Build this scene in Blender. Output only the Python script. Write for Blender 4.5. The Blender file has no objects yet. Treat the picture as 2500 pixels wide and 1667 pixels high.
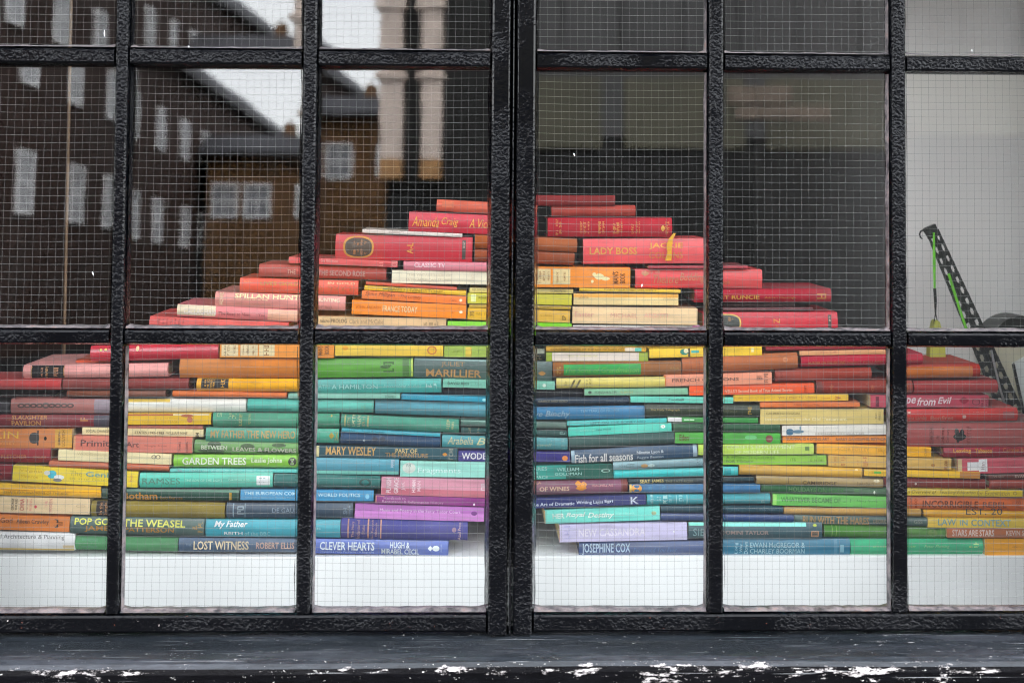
import bpy, bmesh, math, random
from mathutils import Vector, Matrix
R = math.radians
SC = bpy.context.scene
COL = SC.collection
random.seed(7)

# ------------------------------------------------------------------ camera
W, H = 2500.0, 1667.0            # pixel grid all measurements are written in
CAM_Y, EYE = -2.36, 1.45
cd = bpy.data.cameras.new('camera'); cam = bpy.data.objects.new('camera', cd); COL.objects.link(cam)
cd.sensor_fit = 'HORIZONTAL'; cd.sensor_width = 36.0; cd.lens = 50.0
cd.shift_x = -0.0117; cd.shift_y = -0.2025
cd.clip_start = 0.05; cd.clip_end = 2000
cam.matrix_world = (Matrix.Translation((0, CAM_Y, EYE)) @ Matrix.Rotation(R(-1.758), 4, 'Z')
                    @ Matrix.Rotation(R(90 + 2.453), 4, 'X') @ Matrix.Rotation(R(0.383), 4, 'Z'))
cd.dof.use_dof = True; cd.dof.focus_distance = 2.50; cd.dof.aperture_fstop = 3.6
SC.camera = cam

# ------------------------------------------------------------------ world, sun, exposure
SUN_EL, SUN_ROT = 58.0, 30.0
wd = bpy.data.worlds.new('World'); SC.world = wd; wd.use_nodes = True
nt = wd.node_tree; nt.nodes.clear()
sky = nt.nodes.new('ShaderNodeTexSky'); sky.sky_type = 'NISHITA'; sky.sun_disc = False
sky.sun_elevation = R(SUN_EL); sky.sun_rotation = R(SUN_ROT)
sky.air_density = 1.0; sky.dust_density = 1.6; sky.ozone_density = 1.0
hs = nt.nodes.new('ShaderNodeHueSaturation'); hs.inputs['Saturation'].default_value = 0.16
bg = nt.nodes.new('ShaderNodeBackground'); bg.inputs['Strength'].default_value = 0.15
wo = nt.nodes.new('ShaderNodeOutputWorld')
nt.links.new(sky.outputs[0], hs.inputs['Color']); nt.links.new(hs.outputs[0], bg.inputs[0]); nt.links.new(bg.outputs[0], wo.inputs[0])
sl = bpy.data.lights.new('sun', 'SUN'); sl.energy = 0.5; sl.angle = R(40); sl.color = (1.0, 0.97, 0.93)
so = bpy.data.objects.new('sun', sl); COL.objects.link(so)
az = R(SUN_ROT)
sdir = Vector((math.sin(az) * math.cos(R(SUN_EL)), math.cos(az) * math.cos(R(SUN_EL)), math.sin(R(SUN_EL))))
so.rotation_euler = sdir.to_track_quat('Z', 'Y').to_euler()
so.location = (-3, -8, 12)
vs = SC.view_settings
vs.view_transform = 'Standard'; vs.look = 'None'; vs.gamma = 1.0; vs.use_curve_mapping = False
vs.exposure = 4.0
SC.cycles.max_bounces = 8; SC.cycles.transparent_max_bounces = 24
SC.cycles.caustics_reflective = False; SC.cycles.caustics_refractive = False
SC.cycles.use_denoising = True; SC.cycles.pixel_filter_type = 'BLACKMAN_HARRIS'; SC.cycles.filter_width = 1.05
SC.cycles.sample_clamp_indirect = 6

# ------------------------------------------------------------------ helpers
def px(x, y, Y):
    """point on the vertical plane y=Y that the photograph shows at pixel x, y"""
    l = Vector((((x - W / 2) / W + cd.shift_x) * 36 / 50, ((H / 2 - y) / W + cd.shift_y) * 36 / 50, -1))
    d = cam.matrix_world.to_3x3() @ l
    t = (Y - CAM_Y) / d.y
    return Vector((0, CAM_Y, EYE)) + d * t

def lin(c):
    return c / 12.92 if c <= 0.04045 else ((c + 0.055) / 1.055) ** 2.4

def hexc(h, k=1.0):
    return tuple(min(0.92, lin(int(h[i:i + 2], 16) / 255) ** 1.16 * k) for i in (0, 2, 4)) + (1.0,)

class MB:
    def __init__(s): s.v = []; s.f = []; s.m = []
    def poly(s, pts, mi=0):
        n = len(s.v); s.v += [tuple(p) for p in pts]; s.f.append(tuple(range(n, n + len(pts)))); s.m.append(mi)
    def box(s, x0, x1, y0, y1, z0, z1, mi=0):
        n = len(s.v)
        s.v += [(x0, y0, z0), (x1, y0, z0), (x1, y1, z0), (x0, y1, z0), (x0, y0, z1), (x1, y0, z1), (x1, y1, z1), (x0, y1, z1)]
        for q in ((0, 3, 2, 1), (4, 5, 6, 7), (0, 1, 5, 4), (1, 2, 6, 5), (2, 3, 7, 6), (3, 0, 4, 7)):
            s.f.append(tuple(n + i for i in q)); s.m.append(mi)
    def prism(s, prof, x0, x1, axis='x', mi=0, close=True):
        """profile of (a,b) pairs swept along an axis; x: (y,z) z: (x,y) y: (x,z)"""
        def P(a, b, t):
            return {'x': (t, a, b), 'z': (a, b, t), 'y': (a, t, b)}[axis]
        n = len(s.v); k = len(prof)
        s.v += [P(a, b, x0) for a, b in prof] + [P(a, b, x1) for a, b in prof]
        for i in range(k):
            j = (i + 1) % k
            s.f.append((n + i, n + j, n + k + j, n + k + i)); s.m.append(mi)
        if close:
            s.f.append(tuple(n + i for i in reversed(range(k)))); s.m.append(mi)
            s.f.append(tuple(n + k + i for i in range(k))); s.m.append(mi)
    def tube(s, pts, r, sides=6, mi=0, cap=True):
        pts = [Vector(p) for p in pts]; n0 = len(s.v)
        for i, p in enumerate(pts):
            t = (pts[min(i + 1, len(pts) - 1)] - pts[max(i - 1, 0)]).normalized()
            a = Vector((0, 0, 1)) if abs(t.z) < 0.9 else Vector((0, 1, 0))
            u = t.cross(a).normalized(); w = t.cross(u)
            rr = r[i] if isinstance(r, (list, tuple)) else r
            for k in range(sides):
                an = 2 * math.pi * k / sides
                s.v.append(tuple(p + u * math.cos(an) * rr + w * math.sin(an) * rr))
        for i in range(len(pts) - 1):
            for k in range(sides):
                a = n0 + i * sides + k; b = n0 + i * sides + (k + 1) % sides
                s.f.append((a, b, b + sides, a + sides)); s.m.append(mi)
        if cap:
            s.f.append(tuple(n0 + k for k in reversed(range(sides)))); s.m.append(mi)
            e = n0 + (len(pts) - 1) * sides
            s.f.append(tuple(e + k for k in range(sides))); s.m.append(mi)
    def build(s, name, mat, parent=None, smooth=False, recalc=True, loc=None):
        me = bpy.data.meshes.new(name)
        me.from_pydata(s.v, [], s.f)
        for m in (mat if isinstance(mat, (list, tuple)) else [mat]): me.materials.append(m)
        if any(s.m): me.polygons.foreach_set('material_index', s.m)
        if recalc:
            bm = bmesh.new(); bm.from_mesh(me); bmesh.ops.recalc_face_normals(bm, faces=bm.faces); bm.to_mesh(me); bm.free()
        if smooth: me.polygons.foreach_set('use_smooth', [True] * len(me.polygons))
        return link(name, me, parent, loc)

def link(name, me, parent=None, loc=None):
    o = bpy.data.objects.new(name, me); COL.objects.link(o)
    if parent is not None: o.parent = parent
    if loc is not None: o.location = loc
    return o

def empty(name, loc=(0, 0, 0)):
    o = bpy.data.objects.new(name, None); o.empty_display_size = 0.05; COL.objects.link(o); o.location = loc
    return o

def tag(o, label, cat, group=None, kind=None):
    o['label'] = label; o['category'] = cat
    if group: o['group'] = group
    if kind: o['kind'] = kind
    return o

def struct(o):
    o['kind'] = 'structure'; return o

# ------------------------------------------------------------------ materials
def mat(name):
    m = bpy.data.materials.new(name); m.use_nodes = True
    n = m.node_tree.nodes; return m, n, m.node_tree.links, n['Principled BSDF']

def N(n, t, **kw):
    x = n.new(t)
    for k, v in kw.items():
        if hasattr(x, k): setattr(x, k, v)
        else: x.inputs[k.replace('_', ' ')].default_value = v
    return x

def ramp(n, stops, interp='LINEAR'):
    r = n.new('ShaderNodeValToRGB'); r.color_ramp.interpolation = interp
    e = r.color_ramp.elements
    while len(e) < len(stops): e.new(0.5)
    for i, (p, c) in enumerate(stops):
        e[i].position = p; e[i].color = c if len(c) == 4 else tuple(c) + (1,)
    return r

def coords(n, l, scale=(1, 1, 1), kind='Object'):
    tc = n.new('ShaderNodeTexCoord'); mp = n.new('ShaderNodeMapping'); mp.inputs['Scale'].default_value = scale
    l.new(tc.outputs[kind], mp.inputs['Vector']); return mp.outputs[0]

def mixc(n, l, fac, a, b, mode='MIX'):
    x = n.new('ShaderNodeMix'); x.data_type = 'RGBA'; x.blend_type = mode
    for s, v in ((0, fac), (6, a), (7, b)):
        if hasattr(v, 'links') or isinstance(v, bpy.types.NodeSocket): l.new(v, x.inputs[s])
        else: x.inputs[s].default_value = v
    return x.outputs[2]

def math_n(n, l, op, a, b=None, clamp=False):
    x = n.new('ShaderNodeMath'); x.operation = op; x.use_clamp = clamp
    for i, v in enumerate((a, b)):
        if v is None: continue
        if isinstance(v, bpy.types.NodeSocket): l.new(v, x.inputs[i])
        else: x.inputs[i].default_value = v
    return x.outputs[0]

def simple(name, col, rough=0.6, var=0.15, scale=8.0, metallic=0.0, bump=0.0, bscale=60.0, spec=0.5):
    m, n, l, b = mat(name)
    v = coords(n, l)
    no = N(n, 'ShaderNodeTexNoise', Scale=scale, Detail=5.0); l.new(v, no.inputs['Vector'])
    r = ramp(n, [(0.3, tuple(c * (1 - var) for c in col)), (0.7, tuple(min(1, c * (1 + var)) for c in col))])
    l.new(no.outputs[0], r.inputs[0]); l.new(r.outputs[0], b.inputs['Base Color'])
    b.inputs['Roughness'].default_value = rough; b.inputs['Metallic'].default_value = metallic
    b.inputs['Specular IOR Level'].default_value = spec
    if bump:
        n2 = N(n, 'ShaderNodeTexNoise', Scale=bscale, Detail=3.0); l.new(v, n2.inputs['Vector'])
        bp = N(n, 'ShaderNodeBump', Strength=1.0, Distance=bump); l.new(n2.outputs[0], bp.inputs['Height']); l.new(bp.outputs[0], b.inputs['Normal'])
    return m

def objcol(name, rough, spec=0.5, cloth=0.0, fade=0.14, coat=0.0):
    """surface that takes the thing's own colour, with blotchy fading, fine grain and small scuffs"""
    m, n, l, b = mat(name)
    oi = n.new('ShaderNodeObjectInfo')
    tc = n.new('ShaderNodeTexCoord')
    off = n.new('ShaderNodeVectorMath'); off.operation = 'ADD'
    sc = n.new('ShaderNodeVectorMath'); sc.operation = 'SCALE'; sc.inputs['Scale'].default_value = 40.0
    cmb = n.new('ShaderNodeCombineXYZ')
    for i in range(3): l.new(oi.outputs['Random'], cmb.inputs[i])
    l.new(cmb.outputs[0], sc.inputs[0]); l.new(tc.outputs['Object'], off.inputs[0]); l.new(sc.outputs[0], off.inputs[1])
    v = off.outputs[0]
    no = N(n, 'ShaderNodeTexNoise', Scale=22.0, Detail=6.0, Roughness=0.65); l.new(v, no.inputs['Vector'])
    r1 = ramp(n, [(0.3, (1 - fade,) * 3), (0.72, (1 + fade * 0.6,) * 3)])
    l.new(no.outputs[0], r1.inputs[0])
    c = mixc(n, l, 1.0, oi.outputs['Color'], r1.outputs[0], 'MULTIPLY')
    mpz = n.new('ShaderNodeMapping'); mpz.inputs['Scale'].default_value = (9, 9, 150); l.new(v, mpz.inputs['Vector'])
    ns = N(n, 'ShaderNodeTexNoise', Scale=1.0, Detail=5.0, Roughness=0.6); l.new(mpz.outputs[0], ns.inputs['Vector'])
    rs = ramp(n, [(0.32, (0.74, 0.74, 0.74)), (0.5, (1, 1, 1)), (0.7, (1.12, 1.10, 1.08))]); l.new(ns.outputs[0], rs.inputs[0])
    c = mixc(n, l, 0.85, c, rs.outputs[0], 'MULTIPLY')
    nb = N(n, 'ShaderNodeTexNoise', Scale=5.0, Detail=2.0); l.new(v, nb.inputs['Vector'])
    rb = ramp(n, [(0.4, (0, 0, 0)), (0.75, (0.13, 0.13, 0.13))]); l.new(nb.outputs[0], rb.inputs[0])
    c = mixc(n, l, rb.outputs[0], c, (0.52, 0.47, 0.42, 1))
    n2 = N(n, 'ShaderNodeTexNoise', Scale=190.0, Detail=4.0, Roughness=0.7); l.new(v, n2.inputs['Vector'])
    r2 = ramp(n, [(0.66, (0, 0, 0)), (0.74, (1, 1, 1))]); l.new(n2.outputs[0], r2.inputs[0])
    f = math_n(n, l, 'MULTIPLY', r2.outputs[0], 0.22)
    c = mixc(n, l, f, c, (0.75, 0.7, 0.62, 1))
    l.new(c, b.inputs['Base Color'])
    rr = N(n, 'ShaderNodeMapRange'); rr.inputs['To Min'].default_value = rough - 0.1; rr.inputs['To Max'].default_value = rough + 0.12
    l.new(no.outputs[0], rr.inputs['Value']); l.new(rr.outputs[0], b.inputs['Roughness'])
    b.inputs['Specular IOR Level'].default_value = spec
    if coat: b.inputs['Coat Weight'].default_value = coat; b.inputs['Coat Roughness'].default_value = 0.15
    n3 = N(n, 'ShaderNodeTexNoise', Scale=900.0 if cloth else 260.0, Detail=2.0); l.new(v, n3.inputs['Vector'])
    bp = N(n, 'ShaderNodeBump', Strength=0.6, Distance=0.0004 if cloth else 0.00025)
    l.new(n3.outputs[0], bp.inputs['Height']); l.new(bp.outputs[0], b.inputs['Normal'])
    return m

M_CLOTH = objcol('book_cloth', 0.72, 0.35, cloth=1.0, fade=0.2)
M_JACKET = objcol('book_jacket', 0.42, 0.5, fade=0.12)
M_GLOSS = objcol('book_gloss', 0.22, 0.6, fade=0.08, coat=0.4)
M_INK = objcol('spine_ink', 0.5, 0.4, fade=0.2)
# page edges
def mk_pages():
    m, n, l, b = mat('page_edges')
    oi = n.new('ShaderNodeObjectInfo')
    v = coords(n, l, (1, 1, 1))
    wv = N(n, 'ShaderNodeTexNoise', Scale=1.0, Detail=2.0)
    v2 = coords(n, l, (30, 30, 2600)); l.new(v2, wv.inputs['Vector'])
    r = ramp(n, [(0.3, (0.55, 0.5, 0.42)), (0.7, (1.0, 1.0, 1.0))]); l.new(wv.outputs[0], r.inputs[0])
    l.new(mixc(n, l, 1.0, oi.outputs['Color'], r.outputs[0], 'MULTIPLY'), b.inputs['Base Color'])
    b.inputs['Roughness'].default_value = 0.85
    return m
M_PAGES = mk_pages()

def mk_paint(name, amp=1.0, chips=0.0):
    """thick lumpy blue-black gloss paint on steel"""
    m, n, l, b = mat(name)
    v = coords(n, l)
    a = N(n, 'ShaderNodeTexNoise', Scale=190.0, Detail=2.5, Roughness=0.55, Distortion=0.6); l.new(v, a.inputs['Vector'])
    vo = N(n, 'ShaderNodeTexVoronoi', Scale=210.0); vo.feature = 'SMOOTH_F1'; l.new(v, vo.inputs['Vector'])
    big = N(n, 'ShaderNodeTexNoise', Scale=4.0, Detail=7.0, Roughness=0.7); l.new(v, big.inputs['Vector'])
    h = math_n(n, l, 'SUBTRACT', a.outputs[0], math_n(n, l, 'MULTIPLY', vo.outputs['Distance'], 0.55))
    sm = N(n, 'ShaderNodeMapRange'); sm.inputs['From Min'].default_value = 0.38; sm.inputs['From Max'].default_value = 0.66
    sm.inputs['To Min'].default_value = 0.06; sm.inputs['To Max'].default_value = 1.0
    l.new(big.outputs[0], sm.inputs['Value'])
    h = math_n(n, l, 'MULTIPLY', h, sm.outputs[0])
    bp = N(n, 'ShaderNodeBump', Strength=1.0, Distance=0.0042 * amp); l.new(h, bp.inputs['Height']); l.new(bp.outputs[0], b.inputs['Normal'])
    base = ramp(n, [(0.35, (0.0011, 0.0013, 0.002)), (0.7, (0.0026, 0.003, 0.0045))]); l.new(big.outputs[0], base.inputs[0])
    ch = N(n, 'ShaderNodeTexNoise', Scale=95.0, Detail=6.0, Roughness=0.75); l.new(v, ch.inputs['Vector'])
    cr = ramp(n, [(0.735 - chips, (0, 0, 0)), (0.75 - chips, (1, 1, 1))]); l.new(ch.outputs[0], cr.inputs[0])
    cc = ramp(n, [(0.4, (0.35, 0.12, 0.08)), (0.55, (0.75, 0.68, 0.64))], 'CONSTANT')
    n4 = N(n, 'ShaderNodeTexNoise', Scale=30.0); l.new(v, n4.inputs['Vector']); l.new(n4.outputs[0], cc.inputs[0])
    l.new(mixc(n, l, cr.outputs[0], base.outputs[0], cc.outputs[0]), b.inputs['Base Color'])
    rr = math_n(n, l, 'MULTIPLY_ADD', big.outputs[0], 0.05); rr.node.inputs[2].default_value = 0.02
    l.new(rr, b.inputs['Roughness'])
    b.inputs['Specular IOR Level'].default_value = 0.17
    return m
M_PAINT = mk_paint('black_paint')
M_PAINT_WORN = mk_paint('black_paint_worn', 1.2, 0.055)

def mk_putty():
    m, n, l, b = mat('worn_putty_sky_sheen')
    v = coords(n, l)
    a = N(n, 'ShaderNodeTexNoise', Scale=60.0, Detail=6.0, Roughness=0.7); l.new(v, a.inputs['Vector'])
    r = ramp(n, [(0.36, (0.012, 0.012, 0.014)), (0.46, (0.09, 0.08, 0.085)), (0.6, (0.2, 0.17, 0.17)), (0.74, (0.22, 0.10, 0.07))]); l.new(a.outputs[0], r.inputs[0])  # pale tones stand in for sky reflected off the putty, mottled with wear
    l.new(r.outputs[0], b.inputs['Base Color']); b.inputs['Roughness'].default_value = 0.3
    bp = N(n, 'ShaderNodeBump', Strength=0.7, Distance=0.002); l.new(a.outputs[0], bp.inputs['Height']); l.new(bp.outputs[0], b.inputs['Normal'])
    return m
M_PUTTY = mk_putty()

def mk_glass():
    m, n, l, b = mat('wired_glass')
    n.remove(b); out = n['Material Output']
    lw = n.new('ShaderNodeLayerWeight'); lw.inputs['Blend'].default_value = 0.5
    v = coords(n, l)
    wob = N(n, 'ShaderNodeTexNoise', Scale=5.0, Detail=2.0); l.new(v, wob.inputs['Vector'])
    bp = N(n, 'ShaderNodeBump', Strength=1.0, Distance=0.00012); l.new(wob.outputs[0], bp.inputs['Height'])
    p5 = math_n(n, l, 'POWER', lw.outputs['Facing'], 5.0)
    f = math_n(n, l, 'MULTIPLY_ADD', p5, 0.9); f.node.inputs[2].default_value = GLASS_R
    tr = n.new('ShaderNodeBsdfTransparent'); tr.inputs[0].default_value = (0.972, 0.976, 0.970, 1)
    gl = n.new('ShaderNodeBsdfGlossy'); gl.inputs['Roughness'].default_value = 0.004
    l.new(bp.outputs[0], gl.inputs['Normal'])
    mx = n.new('ShaderNodeMixShader'); l.new(f, mx.inputs[0]); l.new(tr.outputs[0], mx.inputs[1]); l.new(gl.outputs[0], mx.inputs[2])
    d1 = N(n, 'ShaderNodeTexNoise', Scale=1.0, Detail=7.0, Roughness=0.7); l.new(coords(n, l, (9, 9, 3.2)), d1.inputs['Vector'])
    dr = ramp(n, [(0.5, (0, 0, 0)), (0.9, (0.006, 0.006, 0.006))]); l.new(d1.outputs[0], dr.inputs[0])
    df = n.new('ShaderNodeBsdfDiffuse'); df.inputs[0].default_value = (0.55, 0.54, 0.52, 1)
    m2 = n.new('ShaderNodeMixShader'); l.new(dr.outputs[0], m2.inputs[0]); l.new(mx.outputs[0], m2.inputs[1]); l.new(df.outputs[0], m2.inputs[2])
    l.new(m2.outputs[0], out.inputs['Surface'])
    return m
GLASS_R = 0.042
M_GLASS = mk_glass()
M_WIRE_SHADED = simple('wire_shaded', (0.11, 0.11, 0.105), 0.4, 0.2, 30)  # upright wires: same wire, darkened in colour for catching less light from above
M_WIRE = simple('wire', (0.25, 0.26, 0.25), 0.3, 0.15, 30, metallic=0.3)

def mk_sill(front=False):
    m, n, l, b = mat('chipped_nosing_paint_shaded' if front else 'weathered_sill_paint')
    v = coords(n, l, (1, 1, 1)); vs_ = coords(n, l, (2.0, 14, 14)); vc = coords(n, l, (16, 60, 60))
    st = N(n, 'ShaderNodeTexNoise', Scale=1.0, Detail=6.0, Roughness=0.6); l.new(vs_, st.inputs['Vector'])
    base = ramp(n, [(0.3, (0.006, 0.008, 0.010)), (0.5, (0.018, 0.022, 0.027)), (0.7, (0.040, 0.043, 0.052))]); l.new(st.outputs[0], base.inputs[0])
    ge = n.new('ShaderNodeNewGeometry'); sep = n.new('ShaderNodeSeparateXYZ'); l.new(ge.outputs['Position'], sep.inputs[0])
    edge = N(n, 'ShaderNodeMapRange'); edge.inputs['From Min'].default_value = SILL_Y1 + 0.014; edge.inputs['From Max'].default_value = SILL_Y1 - 0.002
    l.new(sep.outputs['Y'], edge.inputs['Value'])
    low = N(n, 'ShaderNodeMapRange'); low.inputs['From Min'].default_value = SILL_Z1 - 0.055; low.inputs['From Max'].default_value = SILL_Z1 - 0.012
    l.new(sep.outputs['Z'], low.inputs['Value'])
    lowf = math_n(n, l, 'MULTIPLY_ADD', low.outputs[0], 0.24); lowf.node.inputs[2].default_value = -0.06
    cn = N(n, 'ShaderNodeTexNoise', Scale=1.0, Detail=10.0, Roughness=0.78); l.new(vc, cn.inputs['Vector'])
    lowx = N(n, 'ShaderNodeTexNoise', Scale=3.1, Detail=2.0); l.new(v, lowx.inputs['Vector'])
    s = math_n(n, l, 'ADD', cn.outputs[0], math_n(n, l, 'MULTIPLY', edge.outputs[0], lowf))
    s = math_n(n, l, 'ADD', s, math_n(n, l, 'MULTIPLY_ADD', lowx.outputs[0], 0.34)); 
    s.node.inputs[1].links[0].from_node.inputs[2].default_value = -0.17
    s = math_n(n, l, 'ADD', s, math_n(n, l, 'MULTIPLY', sep.outputs['X'], 0.035))
    chip = ramp(n, [(0.712, (0, 0, 0)), (0.725, (1, 1, 1))]); l.new(s, chip.inputs[0])
    core = ramp(n, [(0.85, (0, 0, 0)), (0.86, (1, 1, 1))]); l.new(s, core.inputs[0])
    fl = N(n, 'ShaderNodeTexNoise', Scale=1.0, Detail=4.0, Roughness=0.8); vf = coords(n, l, (70, 160, 160)); l.new(vf, fl.inputs['Vector'])
    flr = ramp(n, [(0.662, (0, 0, 0)), (0.68, (1, 1, 1))]); l.new(fl.outputs[0], flr.inputs[0])
    sc = N(n, 'ShaderNodeTexNoise', Scale=1.0, Detail=2.0); vsx = coords(n, l, (5, 420, 420)); l.new(vsx, sc.inputs['Vector'])
    scr = ramp(n, [(0.69, (0, 0, 0)), (0.73, (1, 1, 1))]); l.new(sc.outputs[0], scr.inputs[0])
    fn = N(n, 'ShaderNodeTexNoise', Scale=1.0, Detail=8.0, Roughness=0.75); l.new(coords(n, l, (28, 130, 130)), fn.inputs['Vector'])
    fr = ramp(n, [(0.3, (0.35, 0.35, 0.35)), (0.5, (0.9, 0.9, 0.9)), (0.72, (1.7, 1.7, 1.65))]); l.new(fn.outputs[0], fr.inputs[0])
    bc = mixc(n, l, 1.0, base.outputs[0], fr.outputs[0], 'MULTIPLY')
    pt = N(n, 'ShaderNodeTexNoise', Scale=7.0, Detail=2.0); l.new(v, pt.inputs['Vector'])
    c = mixc(n, l, math_n(n, l, 'MULTIPLY', scr.outputs[0], 0.5), bc, (0.5, 0.51, 0.52, 1))
    c = mixc(n, l, flr.outputs[0], c, (0.62, 0.60, 0.57, 1))
    cw = ramp(n, [(0.35, (0.34, 0.31, 0.30)), (0.6, (0.72, 0.67, 0.66))]); l.new(fn.outputs[0], cw.inputs[0])
    c = mixc(n, l, chip.outputs[0], c, cw.outputs[0])
    c = mixc(n, l, core.outputs[0], c, (0.5, 0.33, 0.13, 1))
    l.new(c, b.inputs['Base Color']); b.inputs['Specular IOR Level'].default_value = 0.12 if front else 0.3
    if front:
        for e in base.color_ramp.elements: e.color = (0.003, 0.003, 0.004, 1)  # shade of the front face painted in as a near-black base
    rr = ramp(n, [(0.35, (0.14,) * 3), (0.7, (0.34,) * 3)]); l.new(st.outputs[0], rr.inputs[0])
    l.new(mixc(n, l, chip.outputs[0], rr.outputs[0], (0.8, 0.8, 0.8, 1)), b.inputs['Roughness'])
    hgt = math_n(n, l, 'SUBTRACT', math_n(n, l, 'ADD', math_n(n, l, 'MULTIPLY', cn.outputs[0], 0.3), math_n(n, l, 'MULTIPLY', fn.outputs[0], 0.5)), chip.outputs[0])
    bp = N(n, 'ShaderNodeBump', Strength=0.7, Distance=0.0016); l.new(hgt, bp.inputs['Height']); l.new(bp.outputs[0], b.inputs['Normal'])
    return m

M_SHELF = simple('white_shelf_paint', (0.815, 0.83, 0.825), 0.45, 0.03, 6)
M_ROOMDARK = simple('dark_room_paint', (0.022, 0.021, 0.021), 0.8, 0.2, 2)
M_PARTITION = simple('grey_partition_paint', (0.86, 0.84, 0.81), 0.75, 0.05, 3)
M_RETURN_SHADED = simple('grey_return_shaded', (0.17, 0.17, 0.17), 0.8, 0.12, 3)  # darker than the front panel: the return's shade is put into the colour
M_ROD = simple('dull_brass', (0.26, 0.17, 0.10), 0.45, 0.15, 20, metallic=0.3)

# ------------------------------------------------------------------ the window: measured lines at the glass plane
GY = 0.0
midy, midx = 950, 1250
VX = [tuple(px(a, midy, GY).x for a in p) for p in ((269, 308), (728.5, 770.5), (1190.5, 1306), (1722, 1766), (2169, 2212))]
GROOVE = px(1248, midy, GY).x
ZH = [tuple(px(midx, a, GY).z for a in p) for p in ((127, 171), (803, 844), (1488, 1539))]   # top, bottom of each bar
PW = VX[1][0] - VX[0][1]
XL0 = VX[0][0] - PW; XR0 = VX[4][1] + PW * 0.97
BARH = ZH[0][0] - ZH[0][1]
ROWH = ZH[0][1] - ZH[1][0]
ZT0 = ZH[0][0] + ROWH          # bottom edge of the head rail
ZT1 = ZT0 + 0.045
ZB = ZH[2][1]                  # foot of the bottom rail
BOOKY = 0.32
SHELF_Z = px(midx, 1356, BOOKY).z
SILL_Y0, SILL_Y1 = 0.01, -0.128
SILL_Z1 = px(midx, 1622, SILL_Y1).z
M_SILL = mk_sill(); M_NOSE_SHADED = mk_sill(True)
FY, BY = -0.016, 0.016         # front and back of the glazing bars
BV = 0.0035                    # bevel towards the glass

def vbar(mb, x0, x1, z0, z1, fy=FY):
    p = [(x0, BY), (x0, 0.001), (x0 + BV, fy + 0.002), (x0 + BV + 0.003, fy), (x1 - BV - 0.003, fy), (x1 - BV, fy + 0.002), (x1, 0.001), (x1, BY)]
    mb.prism(p, z0, z1, 'z')
def hbar(mb, z0, z1, x0, x1, fy=FY):
    p = [(BY - .001, z0), (0.001, z0), (fy + 0.002, z0 + BV), (fy, z0 + BV + .003), (fy, z1 - BV - .003), (fy + .002, z1 - BV), (0.001, z1), (BY - .001, z1)]
    mb.prism(p, x0, x1, 'x')

colsL = [(XL0, VX[0][0]), (VX[0][1], VX[1][0]), (VX[1][1], VX[2][0])]
colsR = [(VX[2][1], VX[3][0]), (VX[3][1], VX[4][0]), (VX[4][1], XR0)]
rows = [(ZH[0][0], ZT0), (ZH[1][0], ZH[0][1]), (ZH[2][0], ZH[1][1])]   # top, middle, bottom: (z0, z1)

# how each pane sits in its putty: where it shows the street's vanishing point, in pixels of a 2352-wide picture
SEEN = {(0, 0): (540, 1200), (0, 1): (690, 1230), (0, 2): (620, 1180),
        (1, 0): (455, 1175), (1, 1): (700, 1200), (1, 2): (600, 1200),
        (2, 0): (560, 1395), (2, 1): (600, 1395), (2, 2): (560, 1330),
        (3, 0): (600, 1250), (3, 1): (600, 1300), (3, 2): (560, 1200),
        (4, 0): (600, 1240), (4, 1): (600, 1250), (4, 2): (560, 1180),
        (5, 0): (600, 1200), (5, 1): (560, 1200), (5, 2): (560, 1150)}

def wires(w, h, seed):
    rng = random.Random(seed); mb = MB(); s = 0.01245
    sag = rng.uniform(-0.0022, 0.0016); ph = rng.uniform(0, 6); tw = rng.uniform(-0.003, 0.003)
    def wob(x, z):
        return (0.0003 * math.sin(z * 21 + ph) + tw * (z / h) * 0.5 + 0.0004 * math.sin(x * 17 + ph),
                sag * (1 - (2 * x / w) ** 2) * 0.8 + 0.0002 * math.sin(x * 41 + ph * 2) + 0.0004 * math.sin(z * 19))
    o = rng.uniform(0, s)
    def line(pts, r, mi=0):
        mb.tube(pts, r, 4, mi, cap=False)
    x = -w / 2 + o
    while x < w / 2:
        pts = []
        for i in range(13):
            z = -h / 2 + h * i / 12; a, b_ = wob(x, z); pts.append((max(-w / 2, min(w / 2, x + a)), 0.0006, max(-h / 2, min(h / 2, z + b_))))
        line(pts, 0.00017, 1); x += s
    z = -h / 2 + rng.uniform(0.002, s)
    while z < h / 2:
        pts = []
        for i in range(13):
            x = -w / 2 + w * i / 12; a, b_ = wob(x, z); pts.append((x, -0.0002, max(-h / 2, min(h / 2, z + b_))))
        line(pts, 0.00021); z += s
    return mb

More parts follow.
